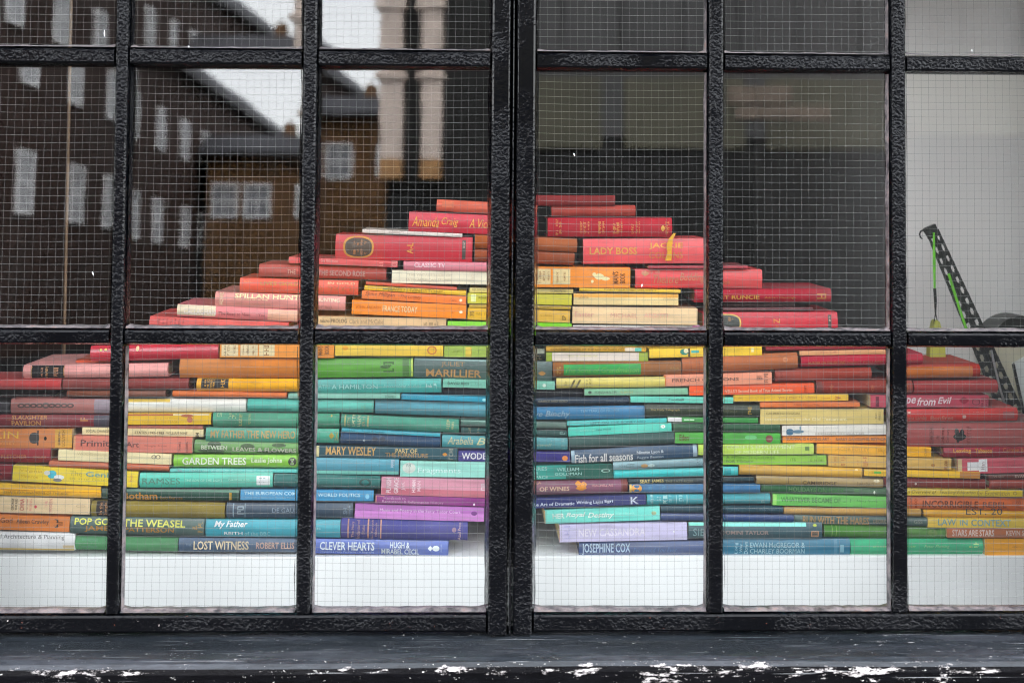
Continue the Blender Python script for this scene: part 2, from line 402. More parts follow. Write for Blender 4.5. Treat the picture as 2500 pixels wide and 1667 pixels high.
def sash(cols, side, x0, x1, base):
    rt = empty('steel_window', ((x0 + x1) / 2, 0, ZB))
    inv = Matrix.Translation(rt.location).inverted()
    def put(mb, name, m, par=rt, smooth=False):
        o = mb.build(name, m, par, smooth); o.matrix_parent_inverse = inv if par is rt else Matrix(); return o
    # outer stiles and rails
    mb = MB(); vbar(mb, *((XL0 - 0.04, XL0) if side == 'L' else (XR0, XR0 + 0.04)), ZB, ZT1)
    put(mb, 'stile', M_PAINT)
    mb = MB()
    if side == 'L': vbar(mb, VX[2][0], GROOVE - 0.0018, ZB, ZT1, -0.021)
    else: vbar(mb, GROOVE + 0.0018, VX[2][1], ZB, ZT1, -0.019)
    put(mb, 'stile', M_PAINT)
    xa, xb = cols[0][0], cols[-1][1]
    mb = MB(); hbar(mb, ZB, ZH[2][0], xa, xb, -0.018); put(mb, 'bottom_rail', M_PAINT_WORN)
    mb = MB(); hbar(mb, ZT0, ZT1, xa, xb, -0.018); put(mb, 'head_rail', M_PAINT)
    # glazing bars: uprights run through, cross bars butt against them
    for i in range(2):
        mb = MB(); vbar(mb, cols[i][1], cols[i + 1][0], ZH[2][0] + .0002, ZT0 - .0002, FY - 0.0015); put(mb, 'glazing_bar', M_PAINT)
    for i, (a, b_) in enumerate(cols):
        for (zt, zb) in ZH[:2]:
            mb = MB(); hbar(mb, zb, zt, a + .0002, b_ - .0002); put(mb, 'glazing_bar', M_PAINT)
    for i, (a, b_) in enumerate(cols):
        for j, (z0, z1) in enumerate(rows):
            vy, vx = SEEN[(base + i, j)]
            ta = (vy - 447) / 3267 / 2; tb = (vx - 1102) / 3267 / 2
            w, h = b_ - a + 0.006, z1 - z0 + 0.006
            g = MB(); g.box(-w / 2, w / 2, -0.003, 0.003, -h / 2, h / 2)
            p = g.build('pane', M_GLASS, rt)
            p.matrix_parent_inverse = inv
            p.matrix_basis = Matrix.Translation(((a + b_) / 2, 0.007, (z0 + z1) / 2)) @ Matrix.Rotation(-tb, 4, 'Z') @ Matrix.Rotation(-ta, 4, 'X')
            wm = wires(w, h, base * 10 + i * 3 + j)  .build('wire_mesh', [M_WIRE, M_WIRE_SHADED], p, recalc=False); wm['kind'] = 'stuff'
            # putty fillets: one along the foot of the pane (worn, sky reflection painted in), thin ones up the sides
            rng = random.Random(i * 7 + j + base)
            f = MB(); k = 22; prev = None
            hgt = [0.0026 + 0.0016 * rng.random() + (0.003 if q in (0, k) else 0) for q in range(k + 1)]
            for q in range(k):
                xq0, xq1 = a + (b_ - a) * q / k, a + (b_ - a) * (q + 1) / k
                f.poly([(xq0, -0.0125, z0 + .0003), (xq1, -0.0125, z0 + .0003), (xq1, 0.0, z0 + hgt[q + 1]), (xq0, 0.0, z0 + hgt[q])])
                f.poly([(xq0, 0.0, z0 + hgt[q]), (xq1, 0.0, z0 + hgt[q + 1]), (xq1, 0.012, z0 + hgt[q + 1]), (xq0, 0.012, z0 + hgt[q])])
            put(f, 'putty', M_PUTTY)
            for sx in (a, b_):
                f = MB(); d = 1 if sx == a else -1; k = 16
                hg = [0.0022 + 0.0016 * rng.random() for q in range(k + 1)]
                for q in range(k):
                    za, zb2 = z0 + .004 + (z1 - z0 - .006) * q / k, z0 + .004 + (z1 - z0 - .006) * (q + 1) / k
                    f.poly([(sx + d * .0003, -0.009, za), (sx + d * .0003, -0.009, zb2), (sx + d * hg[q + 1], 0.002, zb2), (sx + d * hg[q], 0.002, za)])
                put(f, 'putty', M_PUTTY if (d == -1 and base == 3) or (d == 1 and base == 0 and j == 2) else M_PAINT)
    return rt
swL = sash(colsL, 'L', XL0, GROOVE, 0)
tag(swL, 'left black steel window of wired glass, with nine panes', 'window')
swR = sash(colsR, 'R', GROOVE, XR0, 3)
tag(swR, 'right black steel window of wired glass, with nine panes', 'window')
mb = MB(); mb.prism([(GROOVE - .0017, 0.01), (GROOVE - .0017, -.0205), (GROOVE - .0006, -.0222), (GROOVE + .0008, -.0215), (GROOVE + .0017, -.017), (GROOVE + .0017, 0.01)], ZB, ZT1, 'z')
tag(mb.build('weather_strip', M_PAINT_WORN), 'thin chipped strip between the two black window stiles', 'strip')

# ------------------------------------------------------------------ sill, outer wall, room, street
X0, X1 = -3.2, 3.4
sz0 = ZB - 0.0005
def sill():
    mb = MB(); n = 60; rng = random.Random(3)
    xs = [X0 + (X1 - X0) * i / n for i in range(n + 1)]
    dz = [0.0022 * math.sin(x * 2.3 + 1) + 0.001 * math.sin(x * 7) for x in xs]
    prof = lambda d: [(0.03, sz0 - .002), (SILL_Y0, sz0 - .002), (-0.03, sz0 - 0.006), (SILL_Y1 + .02, SILL_Z1 + .004 + d), (SILL_Y1 + .008, SILL_Z1 + d), (SILL_Y1 + .002, SILL_Z1 - .006 + d),
                      (SILL_Y1, SILL_Z1 - .014 + d), (SILL_Y1 + .0005, SILL_Z1 - .034), (SILL_Y1 + .006, SILL_Z1 - .042), (SILL_Y1 + .03, SILL_Z1 - .044), (0.03, SILL_Z1 - .046)]
    k = len(prof(0))
    for i, x in enumerate(xs): mb.v += [(x, a, b_) for a, b_ in prof(dz[i])]
    for i in range(n):
        for j in range(k):
            j2 = (j + 1) % k
            mb.f.append((i * k + j, i * k + j2, (i + 1) * k + j2, (i + 1) * k + j)); mb.m.append(1 if 5 <= j <= 8 else 0)
    mb.f.append(tuple(range(k))); mb.f.append(tuple(n * k + q for q in reversed(range(k)))); mb.m += [0, 0]
    return mb.build('window_sill', [M_SILL, M_NOSE_SHADED])
tag(sill(), 'chipped black painted timber sill under the windows', 'sill')

M_WALL = mk_paint('black_wall_paint', 0.5)
shop = empty('shop_front', (0, 0.2, 0))
def wall(name, *a, m=None):
    mb = MB(); mb.box(*a); o = mb.build(name, m or M_WALL, shop); o.matrix_parent_inverse = Matrix.Translation(shop.location).inverted(); return o
wx0, wx1 = XL0 - 0.041, XR0 + 0.041
wall('stall_riser', X0, X1, -0.085, 0.028, 0.0, SILL_Z1 - 0.047)
wall('pier', X0, wx0, -0.06, 0.2, SILL_Z1 + .02, 3.1)
wall('pier', wx1, X1, -0.06, 0.2, SILL_Z1 + .02, 3.1)
wall('fascia', wx0, wx1, -0.06, 0.2, ZT1 + .001, 3.1)
wall('upper_wall', X0, X1, -0.02, 0.2, 3.101, 7.0, m=simple('old_stock_brick', (0.22, 0.14, 0.10), 0.85, 0.3, 20, bump=.004))
wall('added_sky_blocker', X0, X1, -0.45, -0.061, 2.62, 2.72)  # out-of-view slab added to cut the sky light on the books
tag(shop, 'black painted shop front around the two windows', 'building')
# plate fixed below the sill
a, b_ = px(1192, 1662, -0.09), px(1328, 1662, -0.09)
mb = MB(); pw = (b_.x - a.x); zc = a.z; q = []
for cx, cz, s0 in ((pw / 2 - .008, -.008, 0), (-pw / 2 + .008, -.008, 90), (-pw / 2 + .008, -.05, 180), (pw / 2 - .008, -.05, 270)):
    for t in range(5):
        an = R(s0 + t * 22.5); q.append((cx + .008 * math.cos(an), cz + .008 * math.sin(an)))
mb.prism([((a.x + b_.x) / 2 + u, zc + w_) for u, w_ in q], -0.087, -0.092, 'y')
tag(mb.build('wall_plate', M_PAINT_WORN), 'small rounded black plate fixed below the sill', 'plate')

# shelf the books stand on
fy_ = BOOKY - .006
mb = MB(); mb.prism([(fy_, ZB - .35), (fy_, SHELF_Z - .0015), (fy_ + .0015, SHELF_Z), (1.0, SHELF_Z), (1.0, ZB - .35)], -1.9, 1.95, 'x')
tag(mb.build('display_plinth', M_SHELF), 'white display plinth under all the books', 'plinth')
# room
def room(name, *a, m=M_ROOMDARK):
    mb = MB(); mb.box(*a); return struct(mb.build(name, m))
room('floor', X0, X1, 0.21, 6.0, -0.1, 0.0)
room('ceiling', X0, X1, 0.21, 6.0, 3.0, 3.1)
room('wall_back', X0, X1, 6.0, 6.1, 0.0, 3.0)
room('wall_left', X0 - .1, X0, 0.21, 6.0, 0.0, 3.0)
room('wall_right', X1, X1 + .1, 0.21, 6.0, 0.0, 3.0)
PY = 0.64
pxa = px(2190, 700, PY)
par = empty('partition', (pxa.x, PY, 0))
mb = MB(); mb.box(pxa.x + .012, X1 - .01, PY, PY + .05, 0.002, 2.99); o = mb.build('front_panel', M_PARTITION, par); o.matrix_parent_inverse = Matrix.Translation(par.location).inverted()
mb = MB(); mb.box(pxa.x, pxa.x + .011, PY + .002, 2.2, 0.002, 2.98); o = mb.build('side_panel', M_RETURN_SHADED, par); o.matrix_parent_inverse = Matrix.Translation(par.location).inverted()
tag(par, 'plain pale grey partition behind the model crane', 'partition')
a = px(166, 400, 0.62); b_ = px(156, 860, 0.62)
mb = MB(); mb.tube([(a.x, .62, 2.99), (b_.x, .62, SHELF_Z + .001)], 0.0032, 8)
tag(mb.build('hanging_rod', M_ROD), 'thin brown upright rod behind the far left panes', 'rod')

# ------------------------------------------------------------------ the street behind the camera, seen mirrored in the panes
M_BRICK_D = simple('dark_red_brick', (0.040, 0.016, 0.010), 0.85, 0.35, 3)
M_BRICK_O = simple('ochre_brick', (0.17, 0.082, 0.026), 0.85, 0.3, 3)
M_SLATE = simple('slate', (0.055, 0.055, 0.065), 0.6, 0.2, 2)
M_WHITEW = simple('white_sash_paint', (0.86, 0.87, 0.88), 0.5, 0.05, 3)
M_NET = simple('net_curtain_glass', (0.24, 0.255, 0.28), 0.12, 0.15, 2)
M_STONE = simple('cream_stone', (0.70, 0.585, 0.51), 0.8, 0.12, 4)
M_STONE_W = simple('warm_stone', (0.46, 0.25, 0.10), 0.8, 0.15, 4)
M_CLAD = simple('dark_grey_cladding', (0.055, 0.054, 0.055), 0.5, 0.15, 1)
M_BLACKSH = simple('black_shopfront', (0.005, 0.005, 0.005), 0.7, 0.2, 2)
M_OLIVE = simple('olive_blind', (0.085, 0.08, 0.052), 0.7, 0.25, 1)
M_TAN = simple('tan_interior_light', (0.19, 0.145, 0.11), 0.7, 0.2, 1)
M_PAVE = simple('paving', (0.08, 0.078, 0.075), 0.9, 0.2, 3, bump=.003, spec=0.04)
M_ASPH = simple('asphalt', (0.03, 0.03, 0.032), 0.95, 0.2, 5, bump=.003, spec=0.03)

mb = MB(); mb.box(-400, 400, -400, 0.0 - 0.09, -0.3, -0.12); struct(mb.build('ground', M_ASPH))
mb = MB(); mb.box(-60, 60, -3.4, -0.086, -0.118, -0.002); struct(mb.build('pavement', M_PAVE))

def bldg(name, loc):
    rt = empty(name, loc); rt['_inv'] = 1
    def part(nm, m, par, *boxes):
        mb = MB()
        for b in boxes: mb.box(*b)
        o = mb.build(nm, m, par)
        if par is rt: o.matrix_parent_inverse = Matrix.Translation(rt.location).inverted()
        return o
    del rt['_inv']
    return rt, part

def wnd(part, rt, axis, c, u, z, w, h, d):
    """sash window: frame with its pane and bars; axis 'x' lies in a plane x=c, 'y' in a plane y=c; d is the outward sign"""
    def bx(u0, u1, z0, z1, a, b):
        lo, hi = sorted((c + a * d, c + b * d))
        return (lo, hi, u0, u1, z0, z1) if axis == 'x' else (u0, u1, lo, hi, z0, z1)
    t = 0.07
    f = part('window', M_WHITEW, rt, bx(u - w / 2, u - w / 2 + t, z, z + h, -.02, .05), bx(u + w / 2 - t, u + w / 2, z, z + h, -.02, .05),
             bx(u - w / 2 + t, u + w / 2 - t, z, z + t, -.02, .052), bx(u - w / 2 + t, u + w / 2 - t, z + h - t, z + h, -.02, .052),
             bx(u - .02, u + .02, z + t, z + h - t, -.01, .03), bx(u - w / 2 + t, u + w / 2 - t, z + h / 2 - .03, z + h / 2 + .03, -.012, .034))
    part('pane', M_NET, f, bx(u - w / 2 + t, u + w / 2 - t, z + t, z + h - t, 0.002, .012))
    return f

# long brick building on the left of the court
rt, part = bldg('brick_terrace', (-10, -26, 0))
part('wall', M_BRICK_D, rt, (-12.0, -8.0, -50, -9, -0.12, 6.6))
mb = MB(); mb.prism([(-7.7, 6.6), (-7.7, 6.78), (-10, 8.6), (-12.3, 6.78), (-12.3, 6.6)], -50.2, -8.8, 'y')
o = mb.build('roof', M_SLATE, rt); o.matrix_parent_inverse = Matrix.Translation(rt.location).inverted()
rng = random.Random(5)
for k in range(17):
    y = -11.0 - 2.25 * k
    wnd(part, rt, 'x', -8.0, y, 4.65, 0.7, 0.95, 1)
    wnd(part, rt, 'x', -8.0, y - (0.3 if k % 2 else 0), 2.6, 0.7, 1.0, 1)
tag(rt, 'long dark brick building mirrored in the left panes', 'building')

# low ochre building across the far end
rt, part = bldg('ochre_brick_house', (-5.5, -34, 0))
part('wall', M_BRICK_O, rt, (-7.7, -3.6, -38, -32.6, -0.12, 4.9))
mb = MB(); mb.prism([(-32.3, 4.9), (-32.3, 5.0), (-33.4, 5.5), (-37.2, 5.5), (-38.3, 5.0), (-38.3, 4.9)], -7.9, -3.4, 'x')
rf = mb.build('roof', M_SLATE, rt); rf.matrix_parent_inverse = Matrix.Translation(rt.location).inverted()
part('chimney', M_BRICK_O, rf, (-5.98, -5.70, -33.9, -33.5, 5.45, 5.8)); part('chimney_pot', M_WHITEW, rf, (-5.9, -5.78, -33.76, -33.64, 5.801, 5.95))
for u in (-7.25, -6.45, -5.2, -4.3):
    wnd(part, rt, 'y', -32.6, u, 3.38, 0.66, 0.85, 1)
tag(rt, 'low ochre brick house with white windows mirrored in the second column', 'building')

# dark shop building facing the window, with stone pilasters at its corner
rt, part = bldg('dark_shop_building', (4, -20, 0))
FYB = -20.0
part('wall', M_CLAD, rt, (-3.36, 14, -26, FYB, 3.3, 9.2))
part('shop_window', M_BLACKSH, rt, (-3.30, 14, -25.9, FYB - .05, -0.12, 3.29))
for (xa, xb) in ((-3.36, -3.02), (-2.71, -2.40)):
    p = part('pilaster', M_STONE, rt, (xa, xb, FYB + .002, FYB + .3, 2.93, 9.1), )
    for q, (c0, c1) in enumerate(((5.05, 5.25), (4.2, 4.29), (5.9, 6.05))): part('capital', M_STONE, p, (xa - .08, xb + .05, FYB + .003, FYB + .36, c0, c1))
    part('plinth', M_STONE_W, p, (xa, xb, FYB + .001, FYB + .31, 2.62, 2.925))
part('doorway', M_BLACKSH, rt, (-3.0, -2.73, FYB + .003, FYB + .02, 2.6, 9.0))
part('return_panel', M_BLACKSH, rt, (-2.38, -1.6, FYB + .003, FYB + .03, 2.6, 9.0))
for k in range(5):
    x = -1.5 + k * 2.55
    part('window', M_OLIVE, rt, (x, x + 2.2, FYB + .002, FYB + .04, 3.12, 4.25))
part('lit_interior', M_TAN, rt, (3.0, 4.0, FYB + .041, FYB + .07, 3.85, 4.12)); part('lit_interior', M_TAN, rt, (3.1, 4.6, FYB + .041, FYB + .07, 3.6, 3.8))  # warm light inside the windows, painted as tan panels
for k in range(16):
    x = -1.5 + k * 0.95
    part('cladding_panel', M_CLAD, rt, (x, x + .86, FYB + .003, FYB + .06, 4.6, 9.1))
tag(rt, 'dark clad shop building with two pale stone pilasters, mirrored in the panes', 'building')

# ------------------------------------------------------------------ books
REG = {'A': (0, 800, 5.226), 'B': (0, 1080, 5.226), 'C': (300, 820, 5.227), 'D': (300, 1080, 5.227), 'E': (760, 830, 5.227), 'F': (760, 1080, 5.227),
       'G': (350, 590, 5.6), 'H': (760, 460, 4.48), 'I': (1290, 460, 4.48), 'J': (1290, 840, 5.345), 'K': (1290, 1090, 5.345), 'L': (1750, 600, 5.2256),
       'M': (1750, 840, 5.407), 'N': (1750, 1090, 5.407), 'O': (2190, 840, 5.806), 'P': (2190, 1100, 5.806)}
BOOKY = 0.32
KB = 1.22
GOLD, DGOLD, WHITE, CREAM, BLACK = 'd8a848', 'a87c38', 'e8e8e4', 'e4d8b0', '1c1a1a'
def rp(r, x, y):
    o = REG[r]; return o[0] + x / o[2], o[1] + y / o[2]
BOOKS = []; TEXTS = []
brng = random.Random(11)
def fade(colr, col, f):
    a, b = hexc(colr, KB), hexc(col, KB)
    return tuple(x * (1 - f) + y * f for x, y in zip(a, b))
def quadmesh(name, strips, m, par, col):
    mb = MB()
    for q in strips: mb.poly(q)
    o = mb.build(name, m, par, recalc=False); o.color = col; return o

def B(desc, col, kind, L, Rr, *marks, dy=0.0, pages='d8c8a0', depth=None, yaw=None):
    Y = BOOKY + dy + brng.uniform(-.003, .006)
    def P(reg, x, y): return px(*rp(reg, x, y), Y)
    tl, bl, tr, br = P(L[0], L[1], L[2]), P(L[0], L[1], L[3]), P(Rr[0], Rr[1], Rr[2]), P(Rr[0], Rr[1], Rr[3])
    lm, rm = (tl + bl) / 2, (tr + br) / 2
    th = math.atan2(rm.z - lm.z, rm.x - lm.x); ex = Vector((math.cos(th), 0, math.sin(th))); ez = Vector((-math.sin(th), 0, math.cos(th)))
    ln = (rm - lm).length; t = ((tl - bl).length + (tr - br).length) / 2 - 0.0012
    c = (lm + rm) / 2
    D = depth or max(0.11, min(0.19, ln * brng.uniform(0.68, 0.78)))
    rt = empty('book', c - ez * (t / 2))
    if yaw is None: yaw = brng.uniform(-0.7, 0.7)
    rt.matrix_world = Matrix.Translation(c - ez * (t / 2)) @ Matrix.Rotation(-th, 4, 'Y') @ Matrix.Rotation(R(yaw), 4, 'Z')
    hard = kind in 'hjg'
    b = min(0.0075, 0.3 * t) if hard else 0.0005
    if kind == 'j': b *= 0.65
    bt = min(0.0026, t * 0.16) if hard else 0.0004
    ov = 0.003 if hard else 0.0004
    surf = lambda z: b * (2 * (z - t / 2) / t) ** 2
    n = 10 if hard else 4
    ins = b + (0.004 if hard else 0.0006)
    prof = [(D, t)] + [(surf(t * (1 - i / n)), t * (1 - i / n)) for i in range(n + 1)] + [(D, 0), (D, bt), (ins, bt), (ins, t - bt), (D, t - bt)]
    mb = MB(); h = ln / 2
    # a little wear: ends of the spine are not quite square
    e0, e1 = brng.uniform(0, 0.0012), brng.uniform(0, 0.0012)
    mb.prism(prof, -h + e0, h - e1, 'x')
    m = {'h': M_CLOTH, 'j': M_JACKET, 'p': M_JACKET, 'g': M_GLOSS}[kind]
    cv = mb.build('cover', m, rt); cv.color = hexc(col, KB)
    mb = MB(); mb.box(-h + ov + .001, h - ov - .001, ins, D - ov, bt + .0001, t - bt - .0001)
    pg = mb.build('page_block', M_PAGES, rt); pg.color = hexc(pages, KB)
    def loc(reg, x0, y0, x1, y1):
        a_, b2 = P(reg, x0, y0) - rt.location, P(reg, x1, y1) - rt.location
        mid = (a_ + b2) / 2; w_, hh = abs(b2.x - a_.x), abs(a_.z - b2.z)
        u, z = mid.dot(ex), mid.dot(ez)
        u0, u1 = max(-h + .0008, u - w_ / 2), min(h - .0008, u + w_ / 2); z0, z1 = max(0.0004, z - hh / 2), min(t - .0004, z + hh / 2)
        return u0, u1, z0, z1
    for k in marks:
        ty, reg, rect, colr = k[0], k[1], k[2], k[3]
        u0, u1, z0, z1 = loc(reg, *rect)
        if u1 - u0 < .001 or z1 - z0 < .0006: continue
        if ty == 'P':
            st = []; q = 6
            for i in range(q):
                za, zb2 = z0 + (z1 - z0) * i / q, z0 + (z1 - z0) * (i + 1) / q
                st.append([(u0, surf(za) - .00025, za), (u1, surf(za) - .00025, za), (u1, surf(zb2) - .00025, zb2), (u0, surf(zb2) - .00025, zb2)])
            o = quadmesh('label_panel', st, m, rt, hexc(colr, KB))
        elif ty == 'O':
            st = []; q = 28; cu, cz = (u0 + u1) / 2, (z0 + z1) / 2
            pts = []
            for i in range(q):
                an = 2 * math.pi * i / q; pw_ = k[4] if len(k) > 4 else 1.0
                cs, sn = math.cos(an), math.sin(an)
                x_ = cu + (u1 - u0) / 2 * math.copysign(abs(cs) ** pw_, cs); z_ = cz + (z1 - z0) / 2 * math.copysign(abs(sn) ** pw_, sn)
                pts.append((x_, z_))
            off = (k[5] if len(k) > 5 else 0.0004)
            cc = (cu, surf(cz) - off, cz)
            st = [[(pts[i][0], surf(pts[i][1]) - off, pts[i][1]), (pts[(i + 1) % q][0], surf(pts[(i + 1) % q][1]) - off, pts[(i + 1) % q][1]), cc] for i in range(q)]
            quadmesh('emblem', st, M_INK, rt, hexc(colr, KB))
        elif ty == 'S':            # gilt or ink strokes too small to read
            rg = random.Random(int(u0 * 1e5) ^ 77); st = []
            vert = len(k) > 4 and k[4] == 'v'
            lu, lz = (u1 - u0, z1 - z0)
            run, hgt = (lz, lu) if vert else (lu, lz)
            p_ = 0.0
            def rc(a0, a1, b0, b1):
                if vert: x0_, x1_, y0_, y1_ = u0 + b0, u0 + b1, z0 + a0, z0 + a1
                else: x0_, x1_, y0_, y1_ = u0 + a0, u0 + a1, z0 + b0, z0 + b1
                o_ = .0005
                st.append([(x0_, surf(y0_) - o_, y0_), (x1_, surf(y0_) - o_, y0_), (x1_, surf(y1_) - o_, y1_), (x0_, surf(y1_) - o_, y1_)])
            while p_ < run - .0004:
                w_ = min(run - p_, hgt * rg.uniform(.35, .75)); sw = max(.0004, hgt * .16)
                if rg.random() < .13: p_ += w_; continue
                rc(p_, p_ + sw, 0, hgt * rg.choice((1, 1, .75)))
                for q in range(rg.choice((1, 2))):
                    zz = rg.choice((0, .42, .84)) * hgt; rc(p_ + sw, p_ + w_ * .85, zz, min(hgt, zz + sw))
                if rg.random() < .5: rc(p_ + w_ * .7, p_ + w_ * .7 + sw, 0, hgt * rg.choice((1, .6)))
                p_ += w_ + hgt * .12
            if st: quadmesh('lettering', st, M_INK, rt, fade(colr, col, .3))
        elif ty in 'TV':
            TEXTS.append((k[4], ty, rt, (u0, u1, z0, z1), surf, b, t, fade(colr, col, .2), k[5] if len(k) > 5 else ''))
    BOOKS.append(dict(rt=rt, desc=desc, c=c, t=t, h=h))
    return rt

def T(reg, x0, y0, x1, y1, s, col=GOLD, st=''): return ('T', reg, (x0, y0, x1, y1), col, s, st)
def V(reg, x0, y0, x1, y1, s, col=GOLD, st=''): return ('V', reg, (x0, y0, x1, y1), col, s, st)
def Pn(reg, x0, y0, x1, y1, col): return ('P', reg, (x0, y0, x1, y1), col)
def S(reg, x0, y0, x1, y1, col=GOLD, v=''): return ('S', reg, (x0, y0, x1, y1), col, v)
def O(reg, x0, y0, x1, y1, col, pw_=1.0, off=.0004): return ('O', reg, (x0, y0, x1, y1), col, pw_, off)

# ---- far left lower pane and on behind the second
B('glossy red hardback|with gold dots', 'c02840', 'g', ('A', 1150, 222, 445), ('C', 1220, 105, 288), O('A', 1270, 270, 1305, 300, 'f0d080'), O('A', 1330, 265, 1365, 295, 'f0d080'), O('C', 165, 130, 205, 195, 'f0c8a0'), S('C', 1110, 120, 1165, 185, 'e0a070'))
B('thin orange booklet|tucked under the glossy red book', 'd85a28', 'p', ('A', 960, 408, 470), ('A', 1500, 410, 470), dy=.035, depth=.09)
B('pale pink hardback|with a black gilt label', 'dfa09a', 'h', ('A', 290, 480, 655), ('C', 575, 345, 532), Pn('A', 395, 483, 815, 645, '16171a'), S('A', 520, 510, 545, 625, DGOLD, 'v'), S('A', 580, 495, 605, 630, GOLD, 'v'), S('A', 680, 510, 740, 625, DGOLD, 'v'), S('A', 392, 485, 402, 640, GOLD, 'v'), S('A', 808, 485, 818, 640, GOLD, 'v'))
B('coral red hardback|cut by the left edge', 'c04a4a', 'h', ('A', -420, 652, 800), ('A', 775, 660, 798))
B('brick red cloth hardback|under the pale pink book', '8a3c38', 'h', ('A', 790, 665, 795), ('C', 835, 535, 692))
B('brown leather book|short and worn', '7a4630', 'h', ('A', 845, 805, 895), ('C', 545, 702, 778))
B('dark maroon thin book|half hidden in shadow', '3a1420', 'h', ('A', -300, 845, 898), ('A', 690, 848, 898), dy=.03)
B('dusty rose hardback|with a chain of grey diamonds', 'a8706a', 'j', ('A', 130, 905, 1100), ('A', 1450, 908, 1100), *[O('A', 225 + i * 78, 965 - (12 if i in (4,) else 0), 320 + i * 78, 1020 + (8 if i == 4 else 0), '5e4c48') for i in range(9)], *[O('A', 250 + i * 78, 980, 295 + i * 78, 1005, 'a8706a', 1, .0007) for i in range(9)], Pn('A', 1200, 915, 1440, 1095, '9a8c94'))
B('dark grey book|at the left edge beside the dusty rose one', '38343a', 'j', ('A', -420, 945, 1100), ('A', 118, 945, 1098))
B('dark crimson jacketed hardback|lettered SLAUGHTER PAVILION', '7c1628', 'j', ('A', -260, 1108, 1275), ('A', 1400, 1108, 1278), T('A', 150, 1118, 605, 1170, 'SLAUGHTER', 'd09858', 'b'), T('A', 150, 1182, 520, 1248, 'PAVILION', 'd8a060', 'b'), T('A', 80, 1160, 138, 1182, 'THE', 'b06a50'), S('A', 1025, 1140, 1120, 1225, 'd09858', 'v'), Pn('A', 1195, 1118, 1395, 1268, '4a4450'))
B('tan and orange paperback|with a black bowler hat', 'cf8448', 'p', ('A', -330, 1288, 1535), ('A', 925, 1283, 1540), Pn('A', 705, 1288, 922, 1535, 'd8a850'), T('A', -60, 1320, 235, 1410, 'LIN', 'e8c050'), T('A', -130, 1455, 195, 1490, 'ODYSSEY', 'd8a060'), O('A', 375, 1335, 500, 1475, '16141a', .8), Pn('A', 476, 1308, 492, 1498, '16141a'), O('A', 562, 1385, 598, 1435, '241c1c'), V('A', 742, 1330, 772, 1495, 'SIMON', '2a2018', 'b'), V('A', 792, 1305, 832, 1505, 'LOUVISH', '2a2018'))
B('slim cream paperback|with small black capitals', 'dccda0', 'p', ('A', 1040, 1268, 1368), ('C', 1035, 1187, 1290), T('A', 1095, 1300, 1390, 1335, 'SOCIAL CHANGE', '2c2824'), T('C', 150, 1215, 525, 1250, 'STATES 1945-1983', '2c2824', 'b'), T('C', 555, 1220, 825, 1255, 'WILLIAM NINE', '4c463c'), V('C', 930, 1230, 975, 1280, 'M', '2c2824', 'b'))
B('salmon paperback|with heavy dark art title', 'cc7a68', 'p', ('A', 930, 1372, 1582), ('C', 890, 1300, 1492), T('A', 1030, 1430, 1395, 1512, 'Primit', '3c2c30', 'b'), T('C', 40, 1350, 205, 1418, 'Art', '3c2c30', 'b'), T('C', 280, 1388, 565, 1418, 'Douglas Fraser', '7a4040'), V('C', 712, 1345, 738, 1480, 'THAMES', '6a3434', 'b'), V('C', 808, 1345, 832, 1480, 'HUDSON', '6a3434', 'b'), Pn('A', 932, 1375, 960, 1578, 'd8a070'))
B('deep red cloth hardback|lettered with gilt at the left edge', '96182a', 'h', ('B', -420, 72, 262), ('B', 640, 78, 268), T('B', 20, 152, 340, 205, 'FLETCHER', 'c08048'), T('B', 420, 168, 590, 198, 'COLLINS', 'c08048'))
B('cream paperback|with a pair of spectacles printed on it', 'dfd2a8', 'p', ('B', 740, 85, 228), ('D', 622, 145, 288), T('B', 985, 130, 1370, 165, 'WODEHOUSE', 'b8aa88'), O('D', 365, 158, 425, 208, '6a6050'), O('D', 420, 158, 480, 208, '6a6050'), O('D', 375, 166, 415, 200, 'dfd2a8', 1, .0007), O('D', 430, 166, 470, 200, 'dfd2a8', 1, .0007))
B('thin terracotta hardback|below the cream spectacles book', 'b86a4a', 'h', ('B', 615, 230, 315), ('D', 590, 291, 372), S('D', 190, 318, 390, 345, 'a05838'))
B('dark red book end|beside the yellow genie book', '821424', 'h', ('B', -420, 278, 497), ('B', 152, 278, 497), S('B', 0, 330, 30, 410, '40101a'))
B('thick yellow paperback|with a pale blue flying figure', 'd9c23c', 'p', ('B', 160, 272, 503), ('D', 190, 382, 568), T('B', 255, 340, 540, 385, 'Virginia', 'c8a038'), T('B', 270, 410, 490, 450, 'Monroe', 'c8a038'), T('B', 890, 360, 1050, 425, 'The', 'a8a040'), T('B', 1095, 375, 1385, 440, 'Geni', '3a9ca8', 'b'), T('B', 890, 450, 1350, 490, 'in my hair', 'a8a040'), O('B', 610, 355, 720, 455, '48b4c4', .8), O('B', 565, 355, 640, 415, 'c8c8c0', 1, .0006), O('B', 690, 410, 820, 470, 'd8d8d4', 1, .0006), O('B', 680, 455, 790, 498, '787878', 1, .0007), V('D', 85, 420, 120, 500, 'b2', 'c87868'))
B('bright yellow thin paperback|upper of two at the left edge', 'e0b820', 'p', ('B', -280, 500, 592), ('B', 1290, 562, 636), T('B', 275, 555, 845, 600, 'The Diary in the City - Scenes', '8a7018'))
B('mustard thin paperback|lower of two at the left edge', 'cfa01c', 'p', ('B', -280, 596, 668), ('B', 1288, 640, 706), T('B', 50, 612, 870, 655, 'ESSAYS EXPLANATIONS OF THE AGE', '6a5414'))
